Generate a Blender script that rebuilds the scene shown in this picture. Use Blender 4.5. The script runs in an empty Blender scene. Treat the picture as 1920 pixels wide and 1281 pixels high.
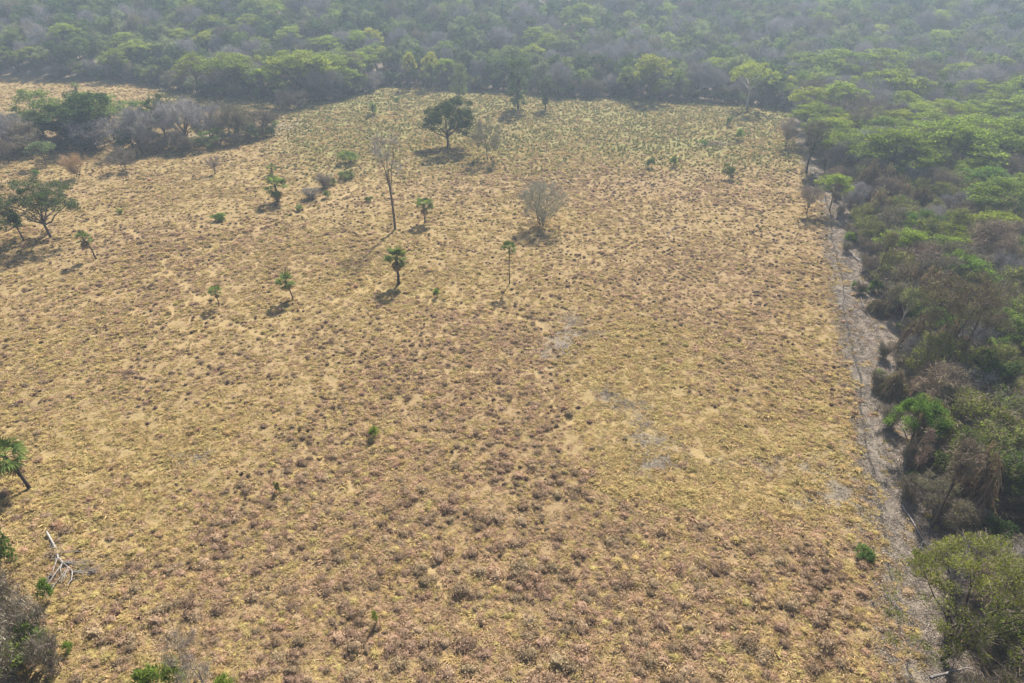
import bpy, math
import numpy as np
from mathutils import Vector
R = math.radians
scene = bpy.context.scene
COL = scene.collection

# ------------------------------------------------------------------ camera
CAM_H, PITCH, FPX = 50.0, R(31.7), 1280.0
cam = bpy.data.cameras.new('camera'); cam.lens = 24.0; cam.sensor_width = 36.0
cam.clip_start = 0.5; cam.clip_end = 6000
camo = bpy.data.objects.new('camera', cam); COL.objects.link(camo)
camo.location = (0, 0, CAM_H); camo.rotation_euler = (math.pi/2 - PITCH, 0, 0)
scene.camera = camo

# ------------------------------------------------------------------ sky, sun, exposure
SUN_EL, SUN_AZ = R(43), R(14)
world = bpy.data.worlds.new('World'); scene.world = world; world.use_nodes = True
wn = world.node_tree.nodes; wl = world.node_tree.links
sky = wn.new('ShaderNodeTexSky'); sky.sky_type = 'NISHITA'; sky.sun_disc = False
sky.sun_elevation = SUN_EL; sky.sun_rotation = SUN_AZ
sky.dust_density = 2.0; sky.air_density = 1.0
wl.new(sky.outputs[0], wn['Background'].inputs[0]); wn['Background'].inputs[1].default_value = 0.062
sun = bpy.data.lights.new('sun', 'SUN'); sun.energy = 5.0; sun.angle = R(0.9); sun.color = (1.0, 0.95, 0.88)
suno = bpy.data.objects.new('sun', sun); COL.objects.link(suno)
sdir = Vector((math.sin(SUN_AZ)*math.cos(SUN_EL), math.cos(SUN_AZ)*math.cos(SUN_EL), math.sin(SUN_EL)))
suno.rotation_euler = sdir.to_track_quat('Z', 'Y').to_euler(); suno.location = (0, 0, 200)
scene.view_settings.view_transform = 'Standard'; scene.view_settings.look = 'None'
scene.view_settings.exposure = 1.25; scene.view_settings.gamma = 1.0; scene.view_settings.use_curve_mapping = False
scene.render.engine = 'CYCLES'
cy = scene.cycles
cy.max_bounces = 5; cy.diffuse_bounces = 3; cy.transmission_bounces = 4; cy.glossy_bounces = 1; cy.volume_bounces = 0
cy.use_denoising = True; cy.denoiser = 'OPENIMAGEDENOISE'; cy.denoising_prefilter = 'ACCURATE'
HAZE_DENSITY = 0.00054

# ------------------------------------------------------------------ helpers: pixels, noise
ct, st = math.cos(PITCH), math.sin(PITCH)
def vnoise(x, y, seed=0):
    x = np.asarray(x, float); y = np.asarray(y, float)
    xi = np.floor(x).astype(np.int64); yi = np.floor(y).astype(np.int64)
    fx = x - xi; fy = y - yi
    fx = fx*fx*(3-2*fx); fy = fy*fy*(3-2*fy)
    def hsh(a, b):
        n = (a*374761393 + b*668265263 + seed*1442695041) & 0xFFFFFFFF
        n = ((n ^ (n >> 13)) * 1274126177) & 0xFFFFFFFF
        n = n ^ (n >> 16)
        return (n & 0xFFFF) / 65535.0
    a = hsh(xi, yi); b = hsh(xi+1, yi); c = hsh(xi, yi+1); d = hsh(xi+1, yi+1)
    return (a*(1-fx)+b*fx)*(1-fy) + (c*(1-fx)+d*fx)*fy
def fbm(x, y, s, seed=0, o=4):
    t = 0; a = 1; n = 0
    for k in range(o):
        t = t + a*vnoise(np.asarray(x)/s*2**k + 17.3*k, np.asarray(y)/s*2**k - 9.1*k, seed+k); n += a; a *= .5
    return t/n
def height(x, y):
    x = np.asarray(x, float); y = np.asarray(y, float)
    d = np.maximum(0, y - 262 - 10*np.sin(x/70.0))
    h = 0.33*d*d/(d+30)
    h = 95*(1-np.exp(-h/95))
    h = h + np.minimum(d/40, 1)*5*(fbm(x, y, 60, 5)-.5)
    near = 0.5*(fbm(x, y, 22, 3)-.5) + 0.16*(fbm(x, y, 2.2, 9, 3)-.5)
    return h + near
def ray(u, v):
    a = (u-960.0)/FPX; b = (640.5-v)/FPX
    return np.array([a, ct + st*b, -st + ct*b])
def G(u, v):
    d = ray(u, v); t = max(20.0, (CAM_H-5)/-d[2])
    for _ in range(4000):
        p = d*t
        if CAM_H + p[2] <= height(p[0], p[1]): break
        t += 0.15 if t < 150 else .4
        if t > 900: break
    return float(d[0]*t), float(d[1]*t)
def topz(y, v):
    d = ray(960, v); return CAM_H + y*d[2]/d[1]
def proj(x, y, z):
    x = np.asarray(x, float); z = np.asarray(z, float) - CAM_H; y = np.asarray(y, float)
    dep = y*ct - z*st
    dep = np.where(dep < .1, .1, dep)
    return 960+FPX*x/dep, 640.5-FPX*(y*st+z*ct)/dep, dep
def ppm(x, y): return FPX/float(proj(x, y, 0)[2])          # photograph pixels per metre

# ------------------------------------------------------------------ materials
def newmat(name):
    m = bpy.data.materials.new(name); m.use_nodes = True
    n = m.node_tree.nodes; n.clear()
    return m, n, m.node_tree.links
def N(n, t, **kw):
    o = n.new(t)
    for k, v in kw.items(): setattr(o, k, v)
    return o
def foliage(name, c1, c2, trans=.45, tw=(1.25, 1.15, .7), vary=.35, gloss=0.0):
    m, n, l = newmat(name)
    out = N(n, 'ShaderNodeOutputMaterial'); at = N(n, 'ShaderNodeAttribute'); at.attribute_name = 'tint'
    mix = N(n, 'ShaderNodeMix', data_type='RGBA'); mix.inputs[6].default_value = (*c1, 1); mix.inputs[7].default_value = (*c2, 1)
    l.new(at.outputs['Fac'], mix.inputs[0])
    oi = N(n, 'ShaderNodeObjectInfo'); mr = N(n, 'ShaderNodeMapRange')
    mr.inputs[3].default_value = 1-vary; mr.inputs[4].default_value = 1+vary; l.new(oi.outputs['Random'], mr.inputs[0])
    hs = N(n, 'ShaderNodeHueSaturation'); l.new(mix.outputs[2], hs.inputs['Color']); l.new(mr.outputs[0], hs.inputs['Value'])
    mh = N(n, 'ShaderNodeMath', operation='MULTIPLY_ADD'); mh.inputs[1].default_value = 7.31; mh.inputs[2].default_value = .13
    l.new(oi.outputs['Random'], mh.inputs[0]); fr = N(n, 'ShaderNodeMath', operation='FRACT'); l.new(mh.outputs[0], fr.inputs[0])
    mr2 = N(n, 'ShaderNodeMapRange'); mr2.inputs[3].default_value = .485; mr2.inputs[4].default_value = .515
    l.new(fr.outputs[0], mr2.inputs[0]); l.new(mr2.outputs[0], hs.inputs['Hue'])
    d = N(n, 'ShaderNodeBsdfDiffuse'); l.new(hs.outputs[0], d.inputs[0])
    if trans > 0:
        t = N(n, 'ShaderNodeBsdfTranslucent')
        mu = N(n, 'ShaderNodeMix', data_type='RGBA', blend_type='MULTIPLY'); mu.inputs[0].default_value = 1
        l.new(hs.outputs[0], mu.inputs[6]); mu.inputs[7].default_value = (*tw, 1); l.new(mu.outputs[2], t.inputs[0])
        ms = N(n, 'ShaderNodeMixShader'); ms.inputs[0].default_value = trans
        l.new(d.outputs[0], ms.inputs[1]); l.new(t.outputs[0], ms.inputs[2]); l.new(ms.outputs[0], out.inputs[0])
    else: l.new(d.outputs[0], out.inputs[0])
    return m
def bark(name, c1, c2, scale=3.0):
    m, n, l = newmat(name)
    out = N(n, 'ShaderNodeOutputMaterial'); tc = N(n, 'ShaderNodeTexCoord')
    no = N(n, 'ShaderNodeTexNoise'); no.inputs['Scale'].default_value = scale; no.inputs['Detail'].default_value = 6
    l.new(tc.outputs['Object'], no.inputs['Vector'])
    cr = N(n, 'ShaderNodeValToRGB'); cr.color_ramp.elements[0].position = .3; cr.color_ramp.elements[1].position = .7
    cr.color_ramp.elements[0].color = (*c1, 1); cr.color_ramp.elements[1].color = (*c2, 1); l.new(no.outputs[0], cr.inputs[0])
    d = N(n, 'ShaderNodeBsdfDiffuse'); l.new(cr.outputs[0], d.inputs[0])
    bu = N(n, 'ShaderNodeBump'); bu.inputs['Strength'].default_value = .6; l.new(no.outputs[0], bu.inputs['Height']); l.new(bu.outputs[0], d.inputs['Normal'])
    l.new(d.outputs[0], out.inputs[0])
    return m
M = dict(
    bark=bark('bark_grey_brown', (.07, .055, .045), (.16, .13, .105)),
    barkdark=bark('bark_dark', (.035, .028, .024), (.09, .07, .055)),
    barkpale=bark('bark_pale', (.26, .23, .20), (.42, .38, .33)),
    dead=bark('dead_wood_white', (.20, .185, .165), (.40, .38, .35), 5),
    deadgrey=bark('dead_wood_grey', (.16, .14, .13), (.30, .27, .25), 5),
    twig=foliage('twigs_grey', (.20, .165, .125), (.36, .30, .235), 0, vary=.2),
    twigfar=foliage('twigs_pale_grey', (.23, .21, .195), (.40, .37, .345), 0, vary=.25),
    twigol=foliage('twigs_olive', (.27, .25, .18), (.45, .42, .31), 0, vary=.1),
    twigor=foliage('twigs_orange', (.36, .25, .13), (.50, .36, .20), 0, vary=.1),
    twigbr=foliage('twigs_brown', (.19, .145, .105), (.34, .27, .20), 0, vary=.25),
    dark=foliage('leaves_dark_green', (.036, .064, .025), (.086, .132, .046), .42),
    mid=foliage('leaves_mid_green', (.078, .128, .032), (.175, .24, .064), .5),
    lime=foliage('leaves_lime', (.14, .20, .026), (.265, .335, .056), .54, vary=.22),
    bright=foliage('leaves_bright_green', (.085, .155, .028), (.18, .265, .055), .5, vary=.15),
    yellow=foliage('leaves_yellow_green', (.22, .26, .03), (.34, .38, .07), .5, vary=.15),
    olive=foliage('leaves_olive', (.095, .105, .040), (.18, .195, .075), .42),
    ogrn=foliage('leaves_olive_green', (.12, .16, .030), (.235, .29, .06), .48, vary=.15),
    pale=foliage('leaves_pale_green', (.12, .165, .075), (.22, .275, .14), .45),
    vine=foliage('dry_vine', (.15, .11, .075), (.30, .225, .145), .2, (1.1, 1, .8)),
    palm=foliage('palm_green', (.072, .11, .028), (.16, .215, .06), .42, vary=.2),
    palmdry=foliage('palm_dry', (.16, .11, .06), (.30, .22, .13), .2, vary=.2),
    straw=foliage('dry_grass_straw', (.312, .229, .09), (.48, .367, .163), .3, (1.1, 1, .8), vary=.22),
    strawr=foliage('dry_grass_russet', (.30, .20, .115), (.47, .335, .20), .3, (1.1, 1, .8), vary=.22),
    weed=foliage('dried_weed_red_brown', (.205, .142, .088), (.50, .365, .23), .25, (1.1, 1, .8), vary=.35),
    weedd=foliage('dried_weed_dark', (.075, .05, .035), (.19, .135, .10), .2, (1.1, 1, .8), vary=.35),
    gweed=foliage('green_weed', (.15, .155, .06), (.28, .275, .115), .4, vary=.4),
    litter=foliage('ground_litter', (.17, .137, .107), (.37, .315, .255), 0, vary=.2),
)

# ------------------------------------------------------------------ geometry collector
class Geo:
    def __init__(s): s.V = []; s.F = []; s.n = 0; s.T = []
    def add(s, V, F, tint=.5, mat=0):
        V = np.asarray(V, float).reshape(-1, 3); F = np.asarray(F, np.int64)
        s.V.append(V); s.F.append((F + s.n, mat)); s.n += len(V)
        s.T.append(np.broadcast_to(np.asarray(tint, float), (len(V),)))
    def join(s, o, mat):
        for V, T in zip(o.V, o.T): pass
        off = s.n
        if not o.V: return
        s.V.append(np.concatenate(o.V)); s.T.append(np.concatenate(o.T)); s.n += o.n
        for F, m in o.F: s.F.append((F + off, mat + m))
    def mesh(s, name, mats, smooth=False):
        me = bpy.data.meshes.new(name)
        V = np.concatenate(s.V); T = np.concatenate(s.T)
        me.vertices.add(len(V)); me.vertices.foreach_set('co', V.astype(np.float32).ravel())
        loops = np.concatenate([F.ravel() for F, _ in s.F])
        tot = np.concatenate([np.full(len(F), F.shape[1]) for F, _ in s.F])
        mi = np.concatenate([np.full(len(F), m) for F, m in s.F])
        start = np.concatenate([[0], np.cumsum(tot)[:-1]])
        me.loops.add(len(loops)); me.loops.foreach_set('vertex_index', loops.astype(np.int32))
        me.polygons.add(len(tot)); me.polygons.foreach_set('loop_start', start.astype(np.int32))
        me.polygons.foreach_set('loop_total', tot.astype(np.int32))
        me.polygons.foreach_set('material_index', mi.astype(np.int32))
        me.update(calc_edges=True)
        a = me.attributes.new('tint', 'FLOAT', 'POINT'); a.data.foreach_set('value', T.astype(np.float32))
        for m in mats: me.materials.append(m)
        if smooth: me.polygons.foreach_set('use_smooth', np.ones(len(tot), bool))
        return me
def tube(g, P, r, sides=5, tint=.5, mat=0):
    P = np.asarray(P, float); n = len(P); r = np.broadcast_to(np.asarray(r, float), (n,))
    T = np.gradient(P, axis=0); T /= np.linalg.norm(T, axis=1)[:, None] + 1e-9
    ref = np.array([0, 0, 1.]) if abs(T[0, 2]) < .8 else np.array([1., 0, 0])
    A = np.cross(T, ref); A /= np.linalg.norm(A, axis=1)[:, None] + 1e-9; B = np.cross(T, A)
    th = np.arange(sides)/sides*2*np.pi
    V = P[:, None] + r[:, None, None]*(np.cos(th)[None, :, None]*A[:, None] + np.sin(th)[None, :, None]*B[:, None])
    i, j = np.meshgrid(np.arange(n-1), np.arange(sides), indexing='ij'); j2 = (j+1) % sides
    F = np.stack([i*sides+j, i*sides+j2, (i+1)*sides+j2, (i+1)*sides+j], -1).reshape(-1, 4)
    g.add(V.reshape(-1, 3), F, tint, mat)
def unit(v): return v/(np.linalg.norm(v, axis=-1, keepdims=True)+1e-9)
def leaves(g, rng, P, size, up=.35, asp=.55, tint=None, mat=0, droop=0):
    n = len(P)
    nrm = unit(rng.normal(size=(n, 3)) + np.array([0, 0, up*2.2]))
    a = unit(np.cross(nrm, unit(rng.normal(size=(n, 3)))))
    a[:, 2] -= droop; a = unit(a)
    b = np.cross(nrm, a)
    s = size*rng.uniform(.6, 1.4, (n, 1))
    V = np.stack([P-a*s*.5, P+b*s*asp*.5, P+a*s*.5, P-b*s*asp*.5], 1)
    t = rng.uniform(0, 1, n) if tint is None else np.clip(tint, 0, 1)
    g.add(V.reshape(-1, 3), np.arange(4*n).reshape(-1, 4), np.repeat(t, 4), mat)
def slivers(g, rng, A, B, w, tint=None, mat=0):
    n = len(A); d = B-A
    s = unit(np.cross(d, rng.normal(size=(n, 3))))*w*.5
    V = np.stack([A-s, A+s, B], 1)
    t = rng.uniform(0, 1, n) if tint is None else tint
    g.add(V.reshape(-1, 3), np.arange(3*n).reshape(-1, 3), np.repeat(np.broadcast_to(t, (n,)), 3), mat)
def bez(a, b, c, n=6):
    t = np.linspace(0, 1, n)[:, None]
    return a*(1-t)**2 + 2*b*t*(1-t) + c*t*t

# ------------------------------------------------------------------ tree builder
def centers(rng, n, shape, h, z0, rad, lob):
    th = rng.uniform(0, 2*np.pi, n)
    lobe = 1 + lob*np.sin(th*3+rng.uniform(0, 6)) + lob*.6*np.sin(th*5+rng.uniform(0, 6))
    if shape == 'umb':
        r = np.sqrt(rng.uniform(0, 1, n)); z = h - (h-z0)*(.62*r**2.2 + .34*rng.uniform(0, 1, n)**1.6)
        rr = rad*r*lobe
    elif shape == 'column':
        t = rng.uniform(0, 1, n); rr = rad*(.55+.45*np.sin(np.pi*np.clip(t*1.05, 0, 1))**.7)*lobe*np.sqrt(rng.uniform(.15, 1, n)); z = z0+(h-z0)*t
    elif shape == 'vase':
        t = rng.uniform(0, 1, n)**.75; rr = rad*(.18+.82*t)*lobe*np.sqrt(rng.uniform(.1, 1, n)); z = z0+(h-z0)*t*(1-.18*(rr/rad)**2)
    else:
        m = max(5, min(11, n//9)); hz = (h-z0)/2
        c = np.linspace(-.55, .95, m) + rng.uniform(-.12, .12, m); a = np.arange(m)*2.39996 + rng.uniform(0, 6.28) + rng.uniform(-.4, .4, m)
        q = np.sqrt(np.clip(1-c*c, .05, 1))*rng.uniform(.5, .82, m)
        LC = np.stack([q*np.cos(a), q*np.sin(a), c*rng.uniform(.55, .8, m)], 1); LR = rng.uniform(.28, .5, m)
        i = rng.integers(0, m, n); d = rng.normal(size=(n, 3)) + np.array([0, 0, .35]); d /= np.linalg.norm(d, axis=1)[:, None]
        P = LC[i] + d*(LR[i]*rng.uniform(.35, 1, n)**.5)[:, None]
        P[:, 2] = np.clip(P[:, 2], -1, 1.05)
        return P*np.array([rad*1.12, rad*1.12, hz]) + np.array([0, 0, (z0+h)/2])
    return np.stack([rr*np.cos(th), rr*np.sin(th), z], 1)
def build_tree(seed, h=10, z0=3, rad=4, shape='dome', ncl=60, per=70, leaf=.3, cr=.8, crz=.7, tr=.18, stems=1,
               limbs=7, lob=.15, lean=(0, 0), up=.35, twigs=0, twl=1.2, twup=.5, dens=1.0, sub=70, forkz=None, tww=.045, lr=.62):
    rng = np.random.default_rng(seed)
    T, C, W = Geo(), Geo(), Geo()
    cs = centers(rng, ncl, shape, h-crz*.6, z0, max(rad-cr*.7, .3), lob)
    lean = np.array([lean[0], lean[1], 0.])
    cs[:, :2] += lean[:2]*(cs[:, 2:]/h)
    fz = forkz if forkz else max(z0*.85, h*.15)
    paths = []
    for s in range(stems):
        a0 = rng.uniform(0, 6.28) + s*2*np.pi/stems
        off = np.array([np.cos(a0), np.sin(a0), 0])*(0 if stems == 1 else .25*stems**.5)
        tgt = cs[rng.integers(ncl)]*np.array([.35, .35, 0]) if stems > 1 else np.zeros(3)
        fk = off + lean*fz/h + np.array([tgt[0]*.6, tgt[1]*.6, fz*rng.uniform(.85, 1.1)])
        n = 7; P = bez(off + np.array([0, 0, -.25]), (off+fk)/2 + rng.normal(size=3)*np.array([.12, .12, 0])*fz*.35, fk, n)
        tube(T, P, np.linspace(tr*1.15, tr*.72, n)/stems**.45, 7)
        L = max(2, limbs//stems)
        order = rng.permutation(ncl); chosen = []
        for i in order:
            if len(chosen) >= L: break
            if all(np.linalg.norm(cs[i]-cs[j]) > rad*.55 for j in chosen): chosen.append(i)
        for k, i in enumerate(chosen):
            c = cs[i]; a = P[-1] if k < 3 else P[-2]*.5+P[-1]*.5
            mid = a + (c-a)*np.array([.35, .35, .62]) + rng.normal(size=3)*.12*rad*.5
            Q = bez(a, mid, c, 6) + np.vstack([np.zeros(3), rng.normal(size=(4, 3))*.05*rad*.6, np.zeros(3)])
            tube(T, Q, np.linspace(tr*lr, tr*.14, 6)/stems**.4, 5); paths.append(Q)
    if paths:
        AP = np.concatenate([p[1:] for p in paths])
        for i in rng.permutation(ncl)[:sub]:
            d = np.linalg.norm(AP-cs[i], axis=1) + .6*np.maximum(0, AP[:, 2]-cs[i][2]); j = d.argmin()
            tube(T, bez(AP[j], (AP[j]+cs[i])/2+np.array([0, 0, .15]), cs[i], 3), [tr*.15, tr*.1, tr*.05], 3)
    if per > 0:
        cnt = np.maximum(1, rng.poisson(per*dens, ncl)); idx = np.repeat(np.arange(ncl), cnt); n = len(idx)
        o = rng.normal(size=(n, 3)); o = o/np.linalg.norm(o, axis=1)[:, None]*(rng.uniform(0, 1, (n, 1))**.45)
        sc = rng.uniform(.65, 1.3, ncl)[idx][:, None]
        P = cs[idx] + o*sc*np.array([cr, cr, cr*crz]); ct_ = rng.uniform(.1, .9, ncl)[idx]
        leaves(C, rng, P, leaf, up, tint=ct_+rng.normal(size=n)*.16)
    if twigs > 0:
        idx = np.repeat(np.arange(ncl), twigs); n = len(idx)
        cen = cs.mean(0)
        out = unit(cs[idx]-cen*np.array([1, 1, .6])) + rng.normal(size=(n, 3))*.75 + np.array([0, 0, twup])
        d = unit(out); A = cs[idx] + rng.normal(size=(n, 3))*cr*.38 - d*twl*.35
        Ln = twl*rng.uniform(.5, 1.3, (n, 1)); B = A + d*Ln
        slivers(W, rng, A, B, tww)
        for q in range(2):
            f = rng.uniform(.25, .85, (n, 1)); A2 = A+(B-A)*f; B2 = A2 + unit(d+rng.normal(size=(n, 3))*.6)*Ln*rng.uniform(.3, .6, (n, 1))
            slivers(W, rng, A2, B2, tww*.75)
    return T, C, W
def build_vine(seed, h=6, rad=2.4, n=1500, nleaf=500, ntw=500, flare=.25, ridge=0):
    """a support smothered in dry climbers: hanging strands over an uneven mound"""
    rng = np.random.default_rng(seed); T, C, W = Geo(), Geo(), Geo()
    m = 7; sa = rng.uniform(0, 6.28, m); sr = rad*.75*np.sqrt(rng.uniform(0, 1, m)); sr[0] = 0
    sx, sy = sr*np.cos(sa), sr*np.sin(sa); sh = h*rng.uniform(.35, .95, m); sh[0] = h; sw = rad*rng.uniform(.3, .75, m)
    def top(x, y):
        d = np.hypot(x[:, None]-sx, y[:, None]-sy)/sw
        z = (sh*np.clip(1-.8*d**1.2, .04, 1)).max(1)
        return z*rng.uniform(.7, 1.08, len(x))
    r = rad*np.sqrt(rng.uniform(0, 1.0, n)); th = rng.uniform(0, 2*np.pi, n)
    x, y = r*np.cos(th), r*np.sin(th); z = top(x, y)
    ln = np.minimum(z, rng.uniform(.4, 2.4, n))
    A = np.stack([x, y, z], 1); o = np.stack([np.cos(th), np.sin(th)], 1)*rng.uniform(.0, flare, (n, 1))*ln[:, None]
    B = A + np.concatenate([o + rng.normal(size=(n, 2))*.32*np.sqrt(ln)[:, None], -ln[:, None]], 1)
    s = unit(np.cross(B-A, rng.normal(size=(n, 3))))*rng.uniform(.02, .06, (n, 1))
    Mi = (A+B)/2 + np.concatenate([o*.45, np.zeros((n, 1))], 1)
    V = np.stack([A-s*.5, A+s*.5, Mi+s, B+s*.3, B-s*.3, Mi-s], 1)
    f = np.arange(n)[:, None]*6
    F = np.concatenate([f+np.array([[0, 1, 2, 5]]), f+np.array([[5, 2, 3, 4]])])
    C.add(V.reshape(-1, 3), F, np.repeat(rng.uniform(0, 1, n), 6), 0)
    if nleaf:
        k = rng.integers(0, n, nleaf); P = A[k] + rng.normal(size=(nleaf, 3))*np.array([.25, .25, .18]) + np.array([0, 0, .08])
        leaves(C, rng, P, .26, .5, tint=rng.uniform(0, 1, nleaf), mat=1)
    if ntw:
        k = rng.integers(0, n, ntw); A2 = A[k] - rng.uniform(0, .5, (ntw, 1))*(A[k]-B[k]); B2 = A2 + unit(rng.normal(size=(ntw, 3))+np.array([0, 0, .8]))*rng.uniform(.5, 1.9, (ntw, 1))
        slivers(W, rng, A2, B2, .045)
    for k in range(3):
        a = rng.uniform(0, 6.28); e = np.array([np.cos(a)*rad*.3, np.sin(a)*rad*.3, h*.8])
        tube(T, bez(np.array([np.cos(a)*.3, np.sin(a)*.3, -.2]), e*np.array([.3, .3, .5]), e, 6), np.linspace(.13, .05, 6), 5)
    return T, C, W

# ------------------------------------------------------------------ object helpers
def tag(o, label=None, cat=None, group=None, kind=None):
    if label: o['label'] = label
    if cat: o['category'] = cat
    if group: o['group'] = group
    if kind: o['kind'] = kind
    return o
def empty(name, loc, rz=0, sc=(1, 1, 1)):
    o = bpy.data.objects.new(name, None); COL.objects.link(o); o.empty_display_size = .3
    o.location = loc; o.rotation_euler = (0, 0, rz); o.scale = sc
    return o
def child(name, me, parent):
    o = bpy.data.objects.new(name, me); COL.objects.link(o); o.parent = parent
    return o
def gz(x, y): return float(height(x, y))
class Kind:
    """meshes of one tree variant (trunk, crown, twigs) at natural size"""
    def __init__(s, name, geos, mats, h, rad):
        s.name, s.h, s.rad = name, h, rad
        s.parts = []
        J = Geo(); jm = []
        for (pn, g, m) in zip(('trunk', 'crown', 'twigs'), geos, mats):
            if g.n == 0: continue
            ml = m if isinstance(m, (list, tuple)) else [m]
            s.parts.append((pn, g.mesh(name+'_'+pn, ml, smooth=(pn == 'trunk'))))
            J.join(g, len(jm)); jm += ml
        s.J, s.jm = J, jm; s._joined = None
    def joined(s):
        if s._joined is None: s._joined = s.J.mesh(s.name+'_whole', s.jm)
        return s._joined
    def put(s, x, y, sc=1.0, rz=0.0, name='tree', label=None, cat='tree', group=None, sz=None, sink=0.0, tilt=None):
        if not isinstance(sc, tuple): sc = (sc, sc, sz if sz else sc)
        e = empty(name, (x, y, gz(x, y)-sink), rz, sc)
        if tilt: e.rotation_euler = (tilt[0], tilt[1], rz)
        tag(e, label, cat, group)
        bare = not any(p == 'crown' for p, _ in s.parts)
        for pn, me in s.parts: child('crown' if (bare and pn == 'twigs') else pn, me, e)
        return e
TAKEN = []                                   # (x, y, radius) of things placed by hand
def put_px(kind, u, v, vtop, wpx=None, rz=0.0, **kw):
    x, y = G(u, v); hh = topz(y, vtop) - gz(x, y)
    sz = hh/kind.h; sx = (wpx/ppm(x, y)/2/kind.rad) if wpx else sz
    TAKEN.append((x, y, kind.rad*sx))
    return kind.put(x, y, (sx, sx, sz), rz, **kw)
def hero(seed, u, v, vtop, wpx, mats, name, label, cat='tree', group=None, zf=.3, rz=0.0, **kw):
    x, y = G(u, v); h = topz(y, vtop) - gz(x, y); rad = wpx/ppm(x, y)/2
    k = Kind(name, build_tree(seed, h=h, z0=h*zf, rad=rad, **kw), mats, h, rad)
    TAKEN.append((x, y, rad))
    return k.put(x, y, 1.0, rz, name=name, label=label, cat=cat, group=group)

# ------------------------------------------------------------------ layout functions (world space)
def edge_x(y):                                # field's right-hand edge
    y = np.asarray(y, float)
    return 29.3+.33*(y-30.9) - 5*np.clip((y-135)/60, 0, 1)
FAR = [(-400, 141), (-100, 145), (0, 147), (250, 153), (310, 162), (350, 173), (400, 182), (530, 188), (620, 190), (690, 173), (715, 159),
       (850, 163), (900, 170), (1000, 176), (1100, 181), (1250, 187), (1330, 192), (1420, 198), (1490, 203), (1560, 206), (1900, 210)]
FP = np.array([(lambda d: (d[0]*CAM_H/-d[2], d[1]*CAM_H/-d[2]))(ray(u, v)) for u, v in FAR])
FP = FP[np.argsort(FP[:, 0])]
def far_y(x): return np.interp(x, FP[:, 0], FP[:, 1])
def poly(pix): return np.array([G(u, v) for u, v in pix])
def dseg(x, y, P):
    x = np.asarray(x, float); y = np.asarray(y, float); best = np.full(x.shape, 1e9)
    for a, b in zip(P[:-1], P[1:]):
        d = b-a; t = np.clip(((x-a[0])*d[0]+(y-a[1])*d[1])/(d@d+1e-9), 0, 1)
        best = np.minimum(best, np.hypot(x-a[0]-t*d[0], y-a[1]-t*d[1]))
    return best
TRAILS = [poly(p) for p in (
    [(72, 925), (88, 950), (112, 965), (135, 975), (190, 1010), (300, 1033)],
    [(560, 830), (650, 905), (740, 1000), (780, 1040), (830, 1066), (885, 1092)],
    [(640, 900), (800, 1060), (900, 1200), (960, 1275)],
    [(660, 500), (720, 545), (790, 560), (880, 575), (1000, 600), (1040, 640)],
    [(820, 692), (930, 701), (1040, 690)],
    [(0, 700), (120, 640), (300, 600), (480, 600), (640, 560)],
    [(0, 600), (140, 580), (330, 500), (480, 430), (640, 370), (735, 300)],
    [(250, 430), (330, 520), (400, 590), (520, 640)],
    [(0, 790), (70, 850), (160, 890), (330, 880)],
    [(1000, 700), (1060, 790), (1200, 800), (1330, 860), (1500, 880)])]
HEDGE = poly([(-60, 268), (60, 262), (160, 258), (260, 262), (340, 258), (420, 250), (500, 240)])
def blob(u, v, L):
    t = 0
    for (a, b, sa, sb, w) in L: t = t + w*np.exp(-.5*(((u-a)/sa)**2+((v-b)/sb)**2))
    return t
RED = [(1050, 930, 110, 70, 1.0), (1330, 1010, 260, 55, .9), (1250, 1150, 380, 110, 1.0), (880, 650, 110, 60, 1.2), (950, 760, 180, 60, .5),
       (1400, 600, 180, 110, .55), (1180, 350, 260, 26, 1.0), (1300, 500, 250, 60, .45), (720, 1150, 380, 130, .65), (560, 870, 260, 110, .35),
       (640, 920, 110, 60, .6), (200, 480, 260, 90, .5), (560, 690, 260, 60, .35), (1250, 720, 60, 20, .3), (1460, 760, 140, 40, .4), (900, 520, 300, 80, .25), (300, 1180, 250, 90, .4)]
CALM = [(1330, 880, 170, 45, 1.0), (1380, 940, 180, 35, .9), (1180, 690, 80, 60, .9), (1300, 800, 170, 40, .6), (280, 830, 220, 60, .4), (1180, 800, 90, 60, .4), (820, 560, 150, 40, .4)]
BARE = [(1056, 640, 17, 24, 1.0), (1035, 670, 25, 14, .8), (1105, 628, 20, 7, .6), (1136, 738, 14, 9, .8), (1178, 757, 32, 5, .8), (1205, 795, 14, 26, .6), (1300, 866, 60, 7, .5), (1075, 600, 14, 10, .6), (1232, 835, 24, 24, .75), (1232, 866, 26, 12, 1.0),
        (1450, 872, 40, 11, .7), (1580, 925, 45, 18, .9), (1530, 935, 35, 10, .6), (1620, 985, 40, 35, .6), (360, 862, 30, 9, .5), (1510, 700, 18, 8, .5), (1560, 860, 50, 30, .35)]
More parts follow.
